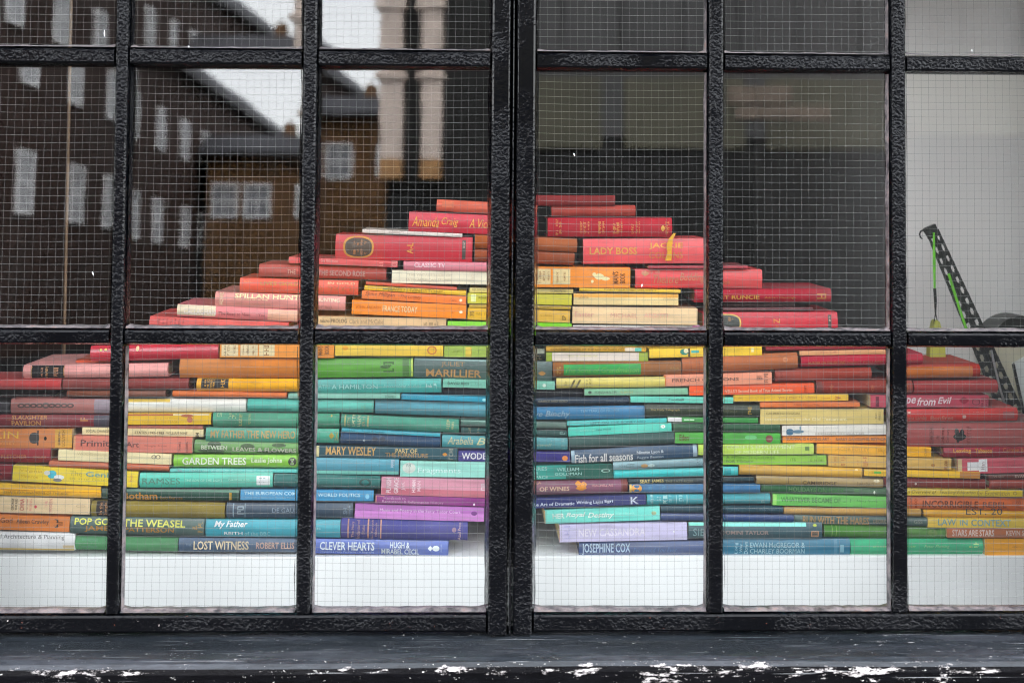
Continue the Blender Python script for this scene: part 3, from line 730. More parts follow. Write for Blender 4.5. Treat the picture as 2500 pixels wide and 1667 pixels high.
B('pale cream paperback|with red and black upright lettering', 'd6c09c', 'p', ('B', -350, 675, 892), ('B', 1150, 715, 918), V('B', 150, 710, 178, 860, 'GEORGE', '2c2420', 'b'), V('B', 198, 710, 222, 860, 'THE RED', '2c2420', 'b'), V('B', 255, 715, 310, 865, 'CHINA', 'c04858', 'b'), S('B', 345, 715, 355, 860, 'c04858', 'v'), V('B', 380, 715, 405, 865, 'RISING', 'd07078'), O('B', 435, 795, 475, 840, 'c84858', 1.7), V('B', 575, 740, 605, 830, 'THE', 'd08088'), V('B', 630, 715, 668, 880, 'MODERN', 'c86878'), O('B', 970, 790, 1090, 830, 'c0a888'), O('B', 980, 796, 1080, 824, 'd6c09c', 1, .0006))
B('olive cloth hardback|with a black gilt end label', '8a7a30', 'h', ('B', 1158, 738, 960), ('D', 1305, 778, 975), Pn('B', 1228, 745, 1400, 955, '1e1a1c'), V('B', 1265, 765, 1305, 910, 'In the', 'c89060'), V('B', 1330, 765, 1370, 920, 'Jungle', 'c89060'))
B('dark green hardback|lettered Botham in gold', '1f4a3c', 'j', ('B', 1292, 575, 732), ('D', 1492, 597, 750), T('D', 0, 632, 440, 728, 'Botham', 'c08a28', 'b'), T('D', 475, 685, 760, 725, 'Bob Barnes', 'b08028'), V('D', 1358, 635, 1388, 730, 'I', 'c09a38', 'b'), Pn('D', 20, 602, 1488, 628, '58806c'))
B('orange paperback|cut by the left edge, with black calligraphy', 'c87c3c', 'p', ('B', -350, 905, 1100), ('B', 890, 948, 1145), T('B', -90, 955, 160, 1020, 'of God', '2a1c14'), T('B', 210, 975, 625, 1050, 'Aileen Crawley', '2a1c14', 'b'), O('B', 680, 975, 745, 1020, '2a1c14'), O('B', 690, 1045, 745, 1085, '2a1c14'), O('B', 672, 985, 725, 1022, 'c87c3c', 1, .0007), O('B', 680, 1040, 722, 1072, 'c87c3c', 1, .0007), Pn('B', 725, 1015, 800, 1026, '2a1c14'), Pn('B', 725, 1042, 800, 1052, '2a1c14'))
B('grey green jacketed hardback|lettered POP GOES THE WEASEL', '44605c', 'j', ('B', 895, 938, 1168), ('D', 1040, 985, 1198), T('B', 955, 965, 1390, 1045, 'POP GO', 'ffe860', 'b'), T('D', 5, 985, 795, 1075, 'THE WEASEL', 'ffe860', 'b'), T('B', 1080, 1058, 1390, 1140, 'JAME', 'c08a20', 'b'), T('D', 20, 1080, 650, 1145, 'PATTERSON', 'b8861c', 'b'), S('D', 890, 1060, 950, 1110, 'd0a038'), S('D', 955, 1015, 1015, 1150, 'c09838', 'v'))
B('thick white hardback|lettered Architecture and Planning', 'd4d4d4', 'j', ('B', -420, 1118, 1378), ('B', 950, 1157, 1380), T('B', -160, 1172, 820, 1240, 'Social Architecture & Planning', '1c1c1c'), Pn('B', -400, 1352, 940, 1374, 'c8b060'), Pn('B', 800, 1310, 945, 1350, 'c8b898'))
B('mid green cloth hardback|beside the thick white one', '4f8a5e', 'h', ('B', 948, 1190, 1382), ('D', 705, 1228, 1398), S('B', 1040, 1220, 1240, 1350, '5f8f70', 'v'))
B('slate blue jacketed hardback|lettered LOST WITNESS', '3c5872', 'j', ('D', 710, 1213, 1402), ('D', 2300, 1225, 1412), T('D', 800, 1285, 880, 1315, 'THE', '8898a8'), T('D', 905, 1255, 1605, 1365, 'LOST WITNESS', 'd8c8a8', 'b'), T('D', 1700, 1272, 2185, 1355, 'ROBERT ELLIS', 'c8a898', 'b'))
B('teal jacketed hardback|lettered REITH in white', '3f9aa8', 'j', ('D', 1050, 985, 1208), ('F', 372, 988, 1220), T('D', 1165, 1000, 1590, 1100, 'My Father', 'f4f4f0', 'bi'), T('D', 1290, 1140, 1525, 1180, 'REITH', 'f4f4f0', 'b'), T('D', 1550, 1140, 1880, 1185, 'of the BBC', 'a8d0d4'), S('F', 20, 1082, 118, 1105, 'c0dce0'))
B('dark slate hardback|with thin silver rules', '32485a', 'j', ('D', 1312, 770, 968), ('F', 540, 778, 966), Pn('D', 1402, 772, 1414, 960, '8ca0ac'), Pn('D', 1552, 772, 1562, 960, '708490'), S('D', 1460, 800, 1540, 915, '9aacb4', 'v'), T('D', 1905, 835, 2300, 892, 'DE GAULLE', '8a9aa8'), V('F', 405, 830, 460, 910, 'SH', '8a9aa8'), S('F', 482, 800, 502, 925, '8a9aa8', 'v'))
B('sky blue paperback|lettered WORLD POLITICS', '3f94bc', 'p', ('D', 1500, 592, 735), ('F', 795, 608, 752), T('D', 1550, 625, 2210, 668, 'THE EUROPEAN COM', 'cfe4ec', 'b'), T('D', 1550, 690, 2200, 715, 'Towards a Common Foreign Policy', '9cc8dc'), T('F', 0, 645, 625, 690, 'IN WORLD POLITICS', 'cfe4ec', 'b'), O('F', 690, 650, 740, 720, '8cc0d4'))
B('wide aqua hardback|lettered RAMSES', '58bca8', 'j', ('D', 205, 388, 583), ('D', 1910, 388, 577), T('D', 250, 450, 730, 530, 'RAMSES', '58806c'), T('D', 795, 465, 1270, 495, 'THE SON OF THE LIGHT', 'b0d8c8'), T('D', 1345, 465, 1615, 495, 'CHRISTIAN JACQ', 'b0d8c8'), Pn('D', 1705, 428, 1875, 545, 'd8dcdc'), S('D', 1740, 450, 1830, 510, '9a9aa0'))
B('thin pale aqua paperback|lying on the wide aqua book', '6cc4bc', 'p', ('D', 600, 326, 384), ('D', 2235, 345, 386), T('D', 700, 340, 760, 370, 'fo', 'a87890'), T('D', 845, 346, 1910, 374, 'CRAFTS AND SECRETS OF PIECING LOVING GARDENS', 'b8dcd4'))
B('dark teal cloth hardback|with a faint oval stamp', '1f6c68', 'h', ('D', 1920, 392, 575), ('F', 882, 436, 602), O('F', 610, 462, 765, 560, '144844'), O('F', 640, 480, 735, 540, '1f6c68', 1, .0006), S('D', 1925, 400, 1940, 560, '9cb8b0', 'v'))
B('lime green jacketed hardback|lettered GARDEN TREES', '86bc3e', 'j', ('D', 645, 152, 318), ('D', 2225, 165, 325), T('D', 760, 190, 1575, 282, 'GARDEN TREES', 'e8ecdc', 'b'), T('D', 1640, 195, 2030, 275, 'Leslie Johns', 'e0e8d0', 'b'), O('D', 2108, 192, 2215, 298, '383c30'), V('D', 2140, 205, 2180, 285, 'DC', 'c8c8c0', 'b'))
B('leafy green mottled hardback|with white speckled lettering', '6c9a58', 'j', ('C', 905, 1322, 1492), ('C', 2262, 1362, 1525), O('C', 1080, 1345, 1250, 1420, '3c5434', .8), O('C', 1500, 1375, 1680, 1440, '48603c'), O('C', 1900, 1370, 2080, 1420, '4c6440'), O('C', 950, 1440, 1300, 1490, '3f5a38', 1, .0003), O('C', 1700, 1460, 2200, 1510, '46603e', 1, .0003), T('C', 1000, 1395, 1330, 1450, 'BETWEEN', 'd8dccc', 'b'), T('C', 1400, 1425, 2210, 1480, 'LEAVES & FLOWERS', 'd0ccc0', 'b'))
B('jade green hardback|with a row of gold capitals', '4fa088', 'j', ('C', 1050, 1163, 1352), ('E', 356, 1132, 1322), T('C', 1120, 1205, 2200, 1305, 'MY FATHER THE NEW HERO', 'c09a50', 'b'), O('E', 225, 1180, 290, 1260, 'a09040', 1.7), V('E', 310, 1160, 340, 1290, 'X', 'a8984a', 'b'))
B('faded green cloth hardback|with small gilt initials', '4c957a', 'h', ('C', 1140, 985, 1162), ('E', 360, 942, 1128), S('C', 1200, 990, 1265, 1030, 'c0c8a0'), S('C', 1350, 990, 1440, 1050, 'b8b880'), V('C', 1485, 985, 1520, 1140, 'LIZIE', 'b8a860'), S('C', 1600, 985, 1630, 1130, 'a8a870', 'v'), O('E', 245, 955, 268, 985, 'b8a860'))
B('seafoam cloth hardback|with a dark line along its foot', '5fb4a6', 'h', ('C', 1585, 800, 968), ('E', 800, 768, 938), Pn('C', 1600, 930, 2150, 945, '3a8478'), S('E', 640, 835, 685, 880, '78b090'))
B('pale teal thin paperback|under the teal book beside the bar', '86b8a8', 'p', ('C', 2105, 735, 802), ('E', 1136, 686, 750), T('E', 945, 705, 1060, 738, 'ECHOES', '4c7468'))
B('large orange leather book|scuffed and untitled', 'c07a30', 'h', ('C', 715, 303, 535), ('C', 2262, 285, 545))
B('orange and cream paperback|of printed name panels, left of the bar', 'd8903c', 'p', ('C', 1230, 98, 285), ('E', 292, 62, 226), Pn('C', 1260, 108, 1470, 258, 'd8c8a4'), Pn('C', 1500, 108, 1720, 255, 'd8c8a4'), Pn('C', 1740, 108, 1935, 258, 'd8c8a0'), S('C', 1290, 120, 1315, 245, '4a3c28', 'v'), S('C', 1335, 120, 1365, 245, '3c3024', 'v'), S('C', 1415, 120, 1440, 240, '4a3c28', 'v'), S('C', 1530, 125, 1545, 240, '5a4c34', 'v'), S('C', 1580, 125, 1605, 240, '4a3c28', 'v'), S('C', 1655, 125, 1680, 240, '5a4c34', 'v'), S('C', 1800, 125, 1865, 250, '4a3c28', 'v'), V('E', 85, 75, 145, 190, "MAN'S", '3a2210', 'b'), V('E', 170, 70, 230, 180, 'BOOK', '3a2210', 'b'))
B('bright yellow cloth hardback|with a black and gold label', 'dca414', 'h', ('C', 935, 545, 710), ('C', 2232, 545, 722), Pn('C', 1000, 550, 1345, 668, '222222'), S('C', 1040, 555, 1060, 640, GOLD, 'v'), S('C', 1075, 555, 1100, 660, GOLD, 'v'), S('C', 1115, 555, 1140, 660, GOLD, 'v'), S('C', 1150, 555, 1172, 660, GOLD, 'v'), S('C', 1250, 555, 1300, 655, GOLD, 'v'))
B('thin orange hardback|under the bright yellow one', 'd07438', 'h', ('C', 628, 700, 776), ('C', 2095, 722, 802))
B('white jacketed hardback|with a yellow top edge', 'd8d8d0', 'j', ('C', 10, 800, 972), ('C', 1575, 800, 972), Pn('C', 20, 800, 600, 845, 'd8b838'))
B('yellow paperback|with a rust red swoosh', 'd9b428', 'p', ('C', 10, 990, 1134), ('C', 1130, 985, 1134), Pn('C', 20, 992, 640, 1018, 'b06040'), Pn('C', 640, 990, 1100, 1012, 'd8c8b0'), O('C', 740, 1000, 900, 1035, 'b06848'), O('C', 820, 1030, 890, 1105, 'c07858', .9), T('C', 395, 1040, 720, 1062, 'Strings and Flowers', 'a88c20'), T('C', 250, 1080, 700, 1110, 'POEMS ON THE STAGE', 'c0a020'))
B('very thin salmon booklet|under the yellow swoosh paperback', 'c87058', 'p', ('C', 10, 1138, 1184), ('C', 1020, 1142, 1186), S('C', 170, 1150, 500, 1172, 'b05840'))

# ---- third lower pane
B('plain yellow paperback|with a red round stamp', 'dcbc38', 'p', ('E', 297, 62, 206), ('E', 1685, 70, 208), O('E', 1480, 75, 1600, 185, 'c07038'), O('E', 1495, 90, 1585, 170, 'd8b03c', 1, .0006), S('E', 1500, 118, 1580, 150, 'a84838'), O('E', 395, 75, 470, 130, 'd8a030'))
B('pale olive green paperback|with a yellow stripe', '9cb054', 'p', ('E', 1690, 78, 222), ('E', 2330, 85, 222), Pn('E', 1968, 82, 2045, 215, 'd0b848'), S('E', 1780, 130, 1920, 152, '80903c'))
B('vivid green jacketed hardback|with a dark sketch', '5c9c34', 'j', ('E', 10, 238, 490), ('E', 1302, 226, 474), S('E', 920, 285, 1055, 410, '2c4c28', 'v'), Pn('E', 1165, 240, 1245, 465, '3c7424'), Pn('E', 1272, 232, 1300, 470, 'b0c460'), O('E', 880, 320, 1010, 360, '3c6430'))
B('dark slate green jacketed hardback|with two lines of copper capitals', '3f5c58', 'j', ('E', 1305, 226, 484), ('J', 310, 228, 484), Pn('E', 1310, 230, 2330, 268, '88a8a4'), T('E', 1660, 280, 1955, 350, 'JULIET', 'b09060'), T('E', 1465, 375, 2170, 475, 'MARILLIER', 'c89c60', 'b'), O('J', 130, 350, 225, 410, 'b08850', 1.4))
B('turquoise jacketed hardback|with silver lettering', '48a49c', 'j', ('E', 5, 510, 684), ('E', 1665, 486, 678), T('E', 60, 570, 230, 620, 'PATRI', '88c0b8'), T('E', 260, 565, 845, 625, 'A HAMILTON', 'a8d0cc'), T('E', 920, 560, 1405, 612, 'Succumbing to dust', '98c8c4', 'i'), S('E', 1465, 560, 1535, 605, 'c8dcd8'), V('E', 1560, 550, 1600, 625, 'J', 'a8d0cc'))
B('slim mint paperback|with small black capitals', '78b8a4', 'p', ('E', 1672, 490, 608), ('J', 355, 486, 598), T('E', 1740, 535, 2015, 568, 'DAVID REES', '24403c', 'b'), T('E', 2080, 538, 2330, 570, 'The Tour', '5c9084'), O('J', 185, 515, 230, 560, 'c8d4c8'))
B('navy cloth hardback|behind the centre bar', '18222e', 'h', ('E', 1682, 612, 698), ('J', 715, 592, 700), dy=.012)
B('thin bright blue paperback|wedged beside the centre bar', '2a98b0', 'p', ('E', 1148, 690, 760), ('E', 2300, 722, 802), T('E', 1210, 705, 1545, 745, 'Lodgers and so forth', '68bcc8'), O('E', 2180, 745, 2235, 780, '90d0d8'))
B('wide steel blue cloth hardback|plain and faded', '5c98a4', 'h', ('E', 805, 765, 940), ('E', 2320, 806, 1002), T('E', 1230, 865, 1680, 905, 'Women in Warfare', '7aa0a0'))
B('green leather book|with gilt bands and scrolls', '42917c', 'h', ('E', 368, 950, 1118), ('E', 1890, 1012, 1197), Pn('E', 420, 955, 438, 1105, 'a8a878'), S('E', 460, 975, 495, 1100, 'b8b080', 'v'), S('E', 520, 955, 560, 1100, 'd0c8a0', 'v'), S('E', 590, 960, 635, 1105, 'c8c098', 'v'), S('E', 650, 985, 685, 1100, 'b8b080', 'v'), Pn('E', 712, 955, 732, 1112, 'a8a878'), S('E', 1725, 1020, 1770, 1165, 'c8bc88', 'v'), S('E', 1790, 1045, 1820, 1140, 'b8b080', 'v'))
B('small grey green book|beside the green leather one', '54746a', 'h', ('E', 1900, 1012, 1105), ('J', 500, 1030, 1110), Pn('E', 1905, 1015, 2330, 1042, '88a89c'))
B('small dark teal book|with three gilt blots', '1c504e', 'h', ('E', 1905, 1112, 1202), ('J', 512, 1128, 1220), S('E', 2000, 1125, 2035, 1180, 'a89870'), S('E', 2120, 1125, 2150, 1180, 'a89870'), S('J', 410, 1135, 480, 1180, '88a8a0', 'v'))
B('thin cyan paperback|on the navy spine', '3ea4b4', 'p', ('E', 380, 1126, 1172), ('E', 1650, 1188, 1238), T('E', 400, 1142, 560, 1165, 'GREENE', '24707c'), T('E', 640, 1152, 935, 1185, 'Travels My Journey', '2c7884'))
B('dark blue cloth hardback|under the thin cyan paperback', '1e4868', 'h', ('E', 365, 1178, 1325), ('E', 1656, 1235, 1380), O('E', 775, 1235, 850, 1295, '122c44'), O('E', 880, 1235, 945, 1290, '122c44'), O('E', 660, 1265, 690, 1290, 'a8b8c0'))
B('blue green jacketed hardback|with gold handwriting', '4f9498', 'j', ('E', 1662, 1206, 1376), ('J', 520, 1230, 1384), T('E', 1740, 1235, 2065, 1330, 'Arabella', 'd0c898', 'i'), T('E', 2110, 1250, 2330, 1340, 'Bo', 'd0c898', 'i'), T('J', 85, 1290, 305, 1335, 'xwell', 'a0b8a0', 'i'), S('J', 430, 1230, 480, 1370, '90b4b4', 'v'))
B('deep teal paperback|lettered PART OF THE FURNITURE', '2c5660', 'p', ('E', 58, 1342, 1488), ('E', 1872, 1382, 1536), Pn('E', 60, 1345, 100, 1486, 'c8c090'), T('E', 185, 1355, 825, 1470, 'MARY WESLEY', 'd0a860', 'b'), T('E', 1075, 1385, 1350, 1440, 'PART OF', 'd8c080', 'b'), T('E', 945, 1440, 1490, 1495, 'THE FURNITURE', 'b08c50', 'b'), O('E', 1675, 1435, 1735, 1480, 'c08838', 1.4), S('E', 1755, 1385, 1810, 1530, 'b0b0a0', 'v'))
B('violet blue paperback|with an orange disc', '3c3680', 'p', ('E', 1876, 1412, 1545), ('J', 552, 1402, 1545), T('E', 1920, 1435, 2300, 1520, 'WODEH', 'e4e4ec', 'b'), O('J', 440, 1455, 515, 1520, 'd88838'), S('J', 130, 1465, 380, 1495, '2a2668'))
B('dusty blue thick hardback|with a pale aqua foot', '4e94a4', 'j', ('F', 5, 188, 412), ('F', 1117, 205, 420), Pn('F', 10, 362, 1112, 412, '88d0c4'), S('F', 1015, 225, 1060, 345, 'b8c4d0', 'v'))
B('pale aqua paperback|with a small portrait', '94ccc0', 'p', ('F', 1130, 230, 434), ('F', 2320, 246, 456), O('F', 1165, 255, 1330, 390, 'c4ccc4'), S('F', 1215, 270, 1270, 310, '707c78'), T('F', 1360, 320, 1905, 405, 'Fragments', 'd4e8e4'))
B('dusty pink paperback|with white upright lettering', 'c890a0', 'p', ('F', 890, 440, 662), ('F', 2320, 467, 718), Pn('F', 895, 600, 2310, 710, 'b86878'), V('F', 955, 450, 1020, 640, 'PUNISH', 'e8dce0', 'b'), V('F', 1055, 450, 1112, 645, 'GRACE', 'e8dce0', 'b'), V('F', 1145, 500, 1205, 610, 'JAK', 'd8c0c8', 'b'), V('F', 1285, 475, 1330, 635, 'HUMAN', 'e8dce0', 'b'), V('F', 1350, 490, 1395, 620, 'MAN', 'd8c0c8', 'b'), S('F', 2165, 530, 2240, 610, 'e8e0e4', 'v'))
B('thin magenta purple paperback|edged in salmon at its end', '8a3a80', 'p', ('F', 815, 670, 774), ('F', 2320, 708, 824), Pn('F', 817, 672, 832, 770, 'd09088'), Pn('F', 820, 672, 935, 684, 'd09088'), T('F', 925, 692, 1205, 725, 'Handbook to', 'd8b0cc'), T('F', 905, 740, 1685, 785, 'Renaissance & Reformation History', 'd8b0cc'), O('F', 2065, 775, 2090, 815, 'e8d8e4'))
B('orchid pink paperback|of early court music', 'b070b4', 'p', ('F', 550, 778, 968), ('F', 2210, 822, 1014), Pn('F', 552, 890, 2205, 1008, 'c888c8'), T('F', 590, 845, 805, 872, 'John Stevens', '8c4c98'), T('F', 875, 850, 1905, 905, 'Music and Poetry in the Early Tudor Court', 'e4c8e4'), O('F', 2040, 875, 2115, 930, '7c4488'))
B('indigo cloth hardback|with thin gold bands', '4c4c8c', 'h', ('F', 375, 965, 1232), ('F', 2002, 1008, 1260), Pn('F', 464, 970, 478, 1225, 'c09880'), Pn('F', 718, 975, 734, 1228, 'c09880'), Pn('F', 880, 978, 894, 1232, 'c09880'), V('F', 515, 1000, 550, 1205, 'The Navy', 'c0a08c'), V('F', 580, 985, 620, 1215, 'Indentured', 'c0a08c'), V('F', 645, 1050, 680, 1165, 'State', 'c0a08c'), V('F', 768, 985, 800, 1225, 'Ian Forsyth', 'c0a08c'), V('F', 815, 1025, 840, 1190, 'Hibbush', 'c0a08c'), O('F', 1795, 1085, 1850, 1145, 'a08898'), V('F', 1870, 1020, 1910, 1240, 'Asad Press', 'd0b8a8'))
B('periwinkle blue jacketed hardback|lettered CLEVER HEARTS', '5c70b0', 'j', ('F', -40, 1226, 1424), ('F', 1748, 1260, 1446), T('F', 110, 1268, 805, 1370, 'CLEVER HEARTS', 'dce8f4', 'b'), T('F', 110, 1380, 800, 1418, 'Desmond & Molly MacCarthy - A Biography', 'b0c0e0'), T('F', 1005, 1270, 1255, 1345, 'HUGH &', 'dce8f4', 'b'), T('F', 895, 1355, 1375, 1428, 'MIRABEL CECIL', 'dce8f4', 'b'), O('F', 1545, 1315, 1635, 1385, 'dce8f4'), O('F', 1490, 1318, 1545, 1382, 'dce8f4', 1.6), S('F', 1650, 1300, 1668, 1400, 'b0c0e0', 'v'))

# ---- fourth lower pane
B('dark bottle green leather book|with a pale cap', '1e2a20', 'h', ('J', 30, 58, 222), ('J', 216, 58, 222), Pn('J', 40, 62, 212, 120, '8c9080'), S('J', 80, 150, 190, 205, 'a09060'))
B('thin golden yellow paperback|with a teal patch, at the bar', 'c89c18', 'p', ('J', 226, 30, 96), ('J', 1540, 40, 102), T('J', 290, 55, 1240, 85, 'CONTEMPORARIES OF THE AGE OF BABYLON', '80600c', 'b'), Pn('J', 1258, 45, 1390, 98, 'd8c8b0'), Pn('J', 1390, 45, 1475, 98, '60b0a0'))
B('cream paperback|with olive ends', '9aaa38', 'p', ('J', 225, 102, 228), ('J', 1565, 102, 224), Pn('J', 310, 104, 1440, 224, 'd4c8bc'), S('J', 500, 140, 900, 165, 'dcd0a0'))
B('yellow paperback|with a small round portrait', 'e0bc30', 'p', ('J', 1575, 52, 194), ('M', 600, 38, 140), O('J', 1980, 60, 2090, 140, '3c8878'), O('J', 2025, 58, 2088, 118, 'd8d0a8', 1, .0007), Pn('J', 2085, 50, 2110, 178, '4c4020'), Pn('J', 2125, 80, 2225, 115, '50a8a0'), Pn('M', 455, 50, 490, 105, 'e0d8a0'))
B('brown cloth hardback|with a long bright green title panel', '94602c', 'h', ('J', 320, 238, 428), ('J', 2002, 216, 418), Pn('J', 462, 262, 1470, 408, '2e9c50'), S('J', 370, 275, 395, 400, 'd0b860', 'v'), S('J', 400, 275, 425, 395, 'c8b058', 'v'), T('J', 480, 300, 1445, 375, 'The Sons of Grandmaison', '58c050', 'i'), S('J', 1850, 300, 1960, 330, 'a08038'))
B('tan leather hardback|with an embossed rosette', 'b06c44', 'h', ('J', 2005, 182, 392), ('M', 1072, 108, 328), O('M', 870, 172, 940, 235, 'c88a60'), O('M', 885, 185, 925, 222, 'b06c44', 1, .0007), Pn('J', 2120, 200, 2132, 380, '9c5c40'), Pn('J', 2225, 195, 2240, 380, '9c5c40'))
B('pale yellow hardback|with slanting black handwriting', 'cabc68', 'j', ('J', 360, 448, 580), ('J', 1782, 422, 566), V('J', 470, 480, 500, 545, 'Sir', '3c3820'), T('J', 540, 465, 690, 570, '//', '3c3820', 'b'), S('J', 755, 455, 775, 575, '5c5430', 'v'), S('J', 795, 455, 820, 570, '3c3820', 'v'))
B('salmon pink paperback|lettered FRENCH CONNECTIONS', 'd89478', 'p', ('J', 1765, 400, 556), ('M', 730, 368, 526), T('J', 1875, 445, 2330, 490, 'FRENCH C', '2c1c18', 'b'), T('M', 60, 440, 290, 482, 'IONS', '2c1c18', 'b'), S('M', 525, 425, 600, 470, '6a4030', 'v'), S('M', 620, 390, 675, 505, '6a4030', 'v'), Pn('J', 1768, 410, 1795, 550, 'c87828'))
B('sage green thin paperback|with a round black logo', '7cb090', 'p', ('J', 730, 582, 674), ('J', 2082, 570, 660), O('J', 780, 610, 825, 650, '34503c'), S('J', 865, 612, 1150, 645, '4c7058'), S('J', 1195, 612, 1360, 640, 'b0a850'))
B('thin aqua paperback|lettered Football', '68c8b4', 'p', ('J', 1325, 676, 762), ('M', 222, 698, 786), T('J', 1830, 705, 2025, 738, 'Football', '1c5048', 'b'))
B('orange red paperback|of true animal stories', 'e05c20', 'p', ('J', 2092, 545, 668), ('M', 1297, 508, 654), T('J', 2165, 600, 2320, 625, 'HERBERT', 'e8a880'), T('M', 90, 590, 1000, 635, "WELLS'S Second Book of True Animal Stories", 'e8c8b0', 'b'), S('M', 1155, 545, 1195, 632, '7c3018', 'v'))
B('dark navy thin hardback|with faint gilt', '1d3a50', 'h', ('J', 30, 706, 796), ('J', 1322, 690, 778), T('J', 130, 728, 515, 758, 'GREECE AND GOLD', '94907c', 'b'), S('J', 1000, 730, 1220, 748, '64808c'))
B('cobalt blue jacketed hardback|with a silver signature', '2078a0', 'j', ('J', 20, 820, 992), ('J', 1522, 796, 976), T('J', 0, 870, 545, 970, 'eve Binchy', 'a8c4d0', 'i'), T('J', 680, 850, 1190, 885, 'TEN YEARS OF PROPER', '78a4b8'), T('J', 745, 920, 1130, 950, 'REJOICEMENT', '6898ac'))
B('dark olive green hardback|with gold newspaper lettering', '2c3a26', 'j', ('J', 1522, 785, 945), ('M', 570, 806, 965), T('J', 1590, 840, 1975, 875, 'The Daily Telegraph', 'a89868', 'b'), T('J', 2080, 850, 2310, 875, 'BOOK OF', '6c7048'), S('M', 90, 865, 270, 895, '6c6c48'), S('M', 410, 840, 465, 925, 'c8a848', 'v'))
B('green paperback|with a white end', '3c9048', 'p', ('J', 1815, 946, 1020), ('M', 552, 972, 1042), Pn('J', 1818, 948, 2000, 1016, 'd8d4d4'), Pn('J', 2030, 978, 2165, 996, 'b8d8b8'))
B('thin turquoise paperback|tilting down to the left', '58bcb8', 'p', ('J', 500, 1006, 1068), ('J', 1812, 956, 1024), T('J', 810, 1000, 1530, 1035, 'LEFT ON THE BONEYARD', '2c8484', 'b'))
B('wide mint turquoise paperback|with a white bird disc', '5cc4b2', 'p', ('J', 520, 1080, 1210), ('J', 1868, 1026, 1138), T('J', 890, 1098, 1075, 1122, 'New World', '2c8478', 'b'), S('J', 660, 1118, 880, 1132, 'a8dccc'), O('J', 1725, 1048, 1785, 1095, 'dce4dc'), S('J', 1740, 1058, 1775, 1085, 'a07868'))
B('charcoal cloth hardback|under the wide mint turquoise book', '46605c', 'h', ('J', 525, 1208, 1385), ('J', 1908, 1146, 1298))
B('forest green cloth hardback|with scuffed corners', '24583c', 'h', ('J', 1880, 1042, 1142), ('M', 847, 1046, 1170))
B('grass green paperback|with a dark red seal', '4aa03c', 'p', ('J', 1910, 1148, 1296), ('M', 848, 1176, 1318), T('J', 1970, 1175, 2090, 1255, 'Eden', '6c3c24', 'b'), O('M', 645, 1200, 742, 1298, '7c2424'), S('M', 665, 1240, 722, 1262, 'c89888'), O('M', 370, 1200, 530, 1260, '6cb478'))
B('dark blue jacketed hardback|lettered Fish for all seasons', '1a4a68', 'j', ('J', 555, 1386, 1562), ('J', 2212, 1296, 1478), Pn('J', 560, 1388, 605, 1560, '90a8b4'), Pn('J', 2150, 1300, 2205, 1470, '9cb0bc'), T('J', 610, 1420, 1365, 1545, 'Fish for all seasons', 'e4e4e0', 'b'), T('J', 1415, 1385, 1765, 1435, 'Ninette Lyon &', 'c8d0d4', 'b'), T('J', 1420, 1455, 1765, 1505, 'Peggie Benton', 'b8c4cc', 'b'))
B('pale lime paperback|with white capitals', 'b4cc5c', 'p', ('J', 2216, 1306, 1446), ('M', 1287, 1312, 1455), T('M', 130, 1330, 1030, 1380, "CORSET'S EMPLOYMENT", 'dce8c4'), T('M', 230, 1400, 825, 1445, 'OF MODERN LIFE', 'dce8c4'), Pn('M', 1165, 1350, 1222, 1402, '58843c'), S('M', 1175, 1358, 1212, 1395, '1c2c14', 'v'))
B('apple green paperback|lettered FOR TODAY', '8aba3c', 'p', ('N', 40, 112, 240), ('N', 1450, 112, 244), T('N', 120, 125, 770, 162, 'A FRENCH COURSE', '5c8c34', 'b'), T('N', 120, 175, 485, 212, 'FOR TODAY', '34681c', 'b'), S('N', 970, 150, 1040, 190, '5c7c34'), S('N', 1230, 152, 1390, 192, '4c6c2c'))
B('grey blue marbled hardback|under the dark blue fish book', '7c9aa0', 'j', ('K', 1102, 216, 298), ('K', 2335, 138, 268), S('K', 1180, 225, 1390, 270, '506c70'), O('K', 1470, 225, 1560, 275, 'b08c58'), O('K', 1560, 225, 1650, 268, 'a8bcbc'), S('K', 2190, 165, 2300, 235, '44606c'))
B('bright turquoise hardback|with a smooth curved spine', '3cb4b4', 'j', ('K', 1110, 302, 416), ('N', 292, 262, 386), S('K', 1250, 335, 1720, 355, '7cd0cc'), S('K', 1870, 325, 2280, 345, '70ccc8'), Pn('N', 105, 285, 190, 370, '28989c'))
B('teal and dark green paperback|with silver capitals', '3c9488', 'p', ('K', 30, 242, 436), ('K', 1105, 226, 412), Pn('K', 490, 232, 1102, 412, '1c5c50'), T('K', 60, 265, 245, 308, 'ARES', 'b8dcd4'), T('K', 60, 325, 125, 360, 'E', 'b8dcd4'), T('K', 60, 378, 255, 418, 'SPACE', 'b8dcd4'), T('K', 370, 275, 660, 318, 'WILLIAM', 'b0d4cc'), T('K', 345, 335, 695, 372, 'GOLDMAN', 'b0d4cc'), O('K', 950, 292, 1070, 335, 'a0c0b4'), O('K', 965, 298, 1055, 328, '1c5c50', 1, .0007))
B('mauve torn jacketed hardback|with a gold vine, lettered WINES', '7c3028', 'h', ('K', 20, 440, 655), ('K', 1302, 432, 605), Pn('K', 95, 445, 1215, 640, '84586c'), T('K', 60, 460, 165, 490, 'CLA', 'e0a888'), T('K', 145, 520, 535, 578, 'OF WINES', 'e8c8b0', 'b'), O('K', 610, 450, 690, 520, 'd09038', 1.5), O('K', 680, 460, 765, 530, 'd09038', 1.5), O('K', 620, 505, 760, 575, 'c88830', 1.4), T('K', 830, 490, 1105, 518, 'PEACHELL AG', 'd8a8a0'))
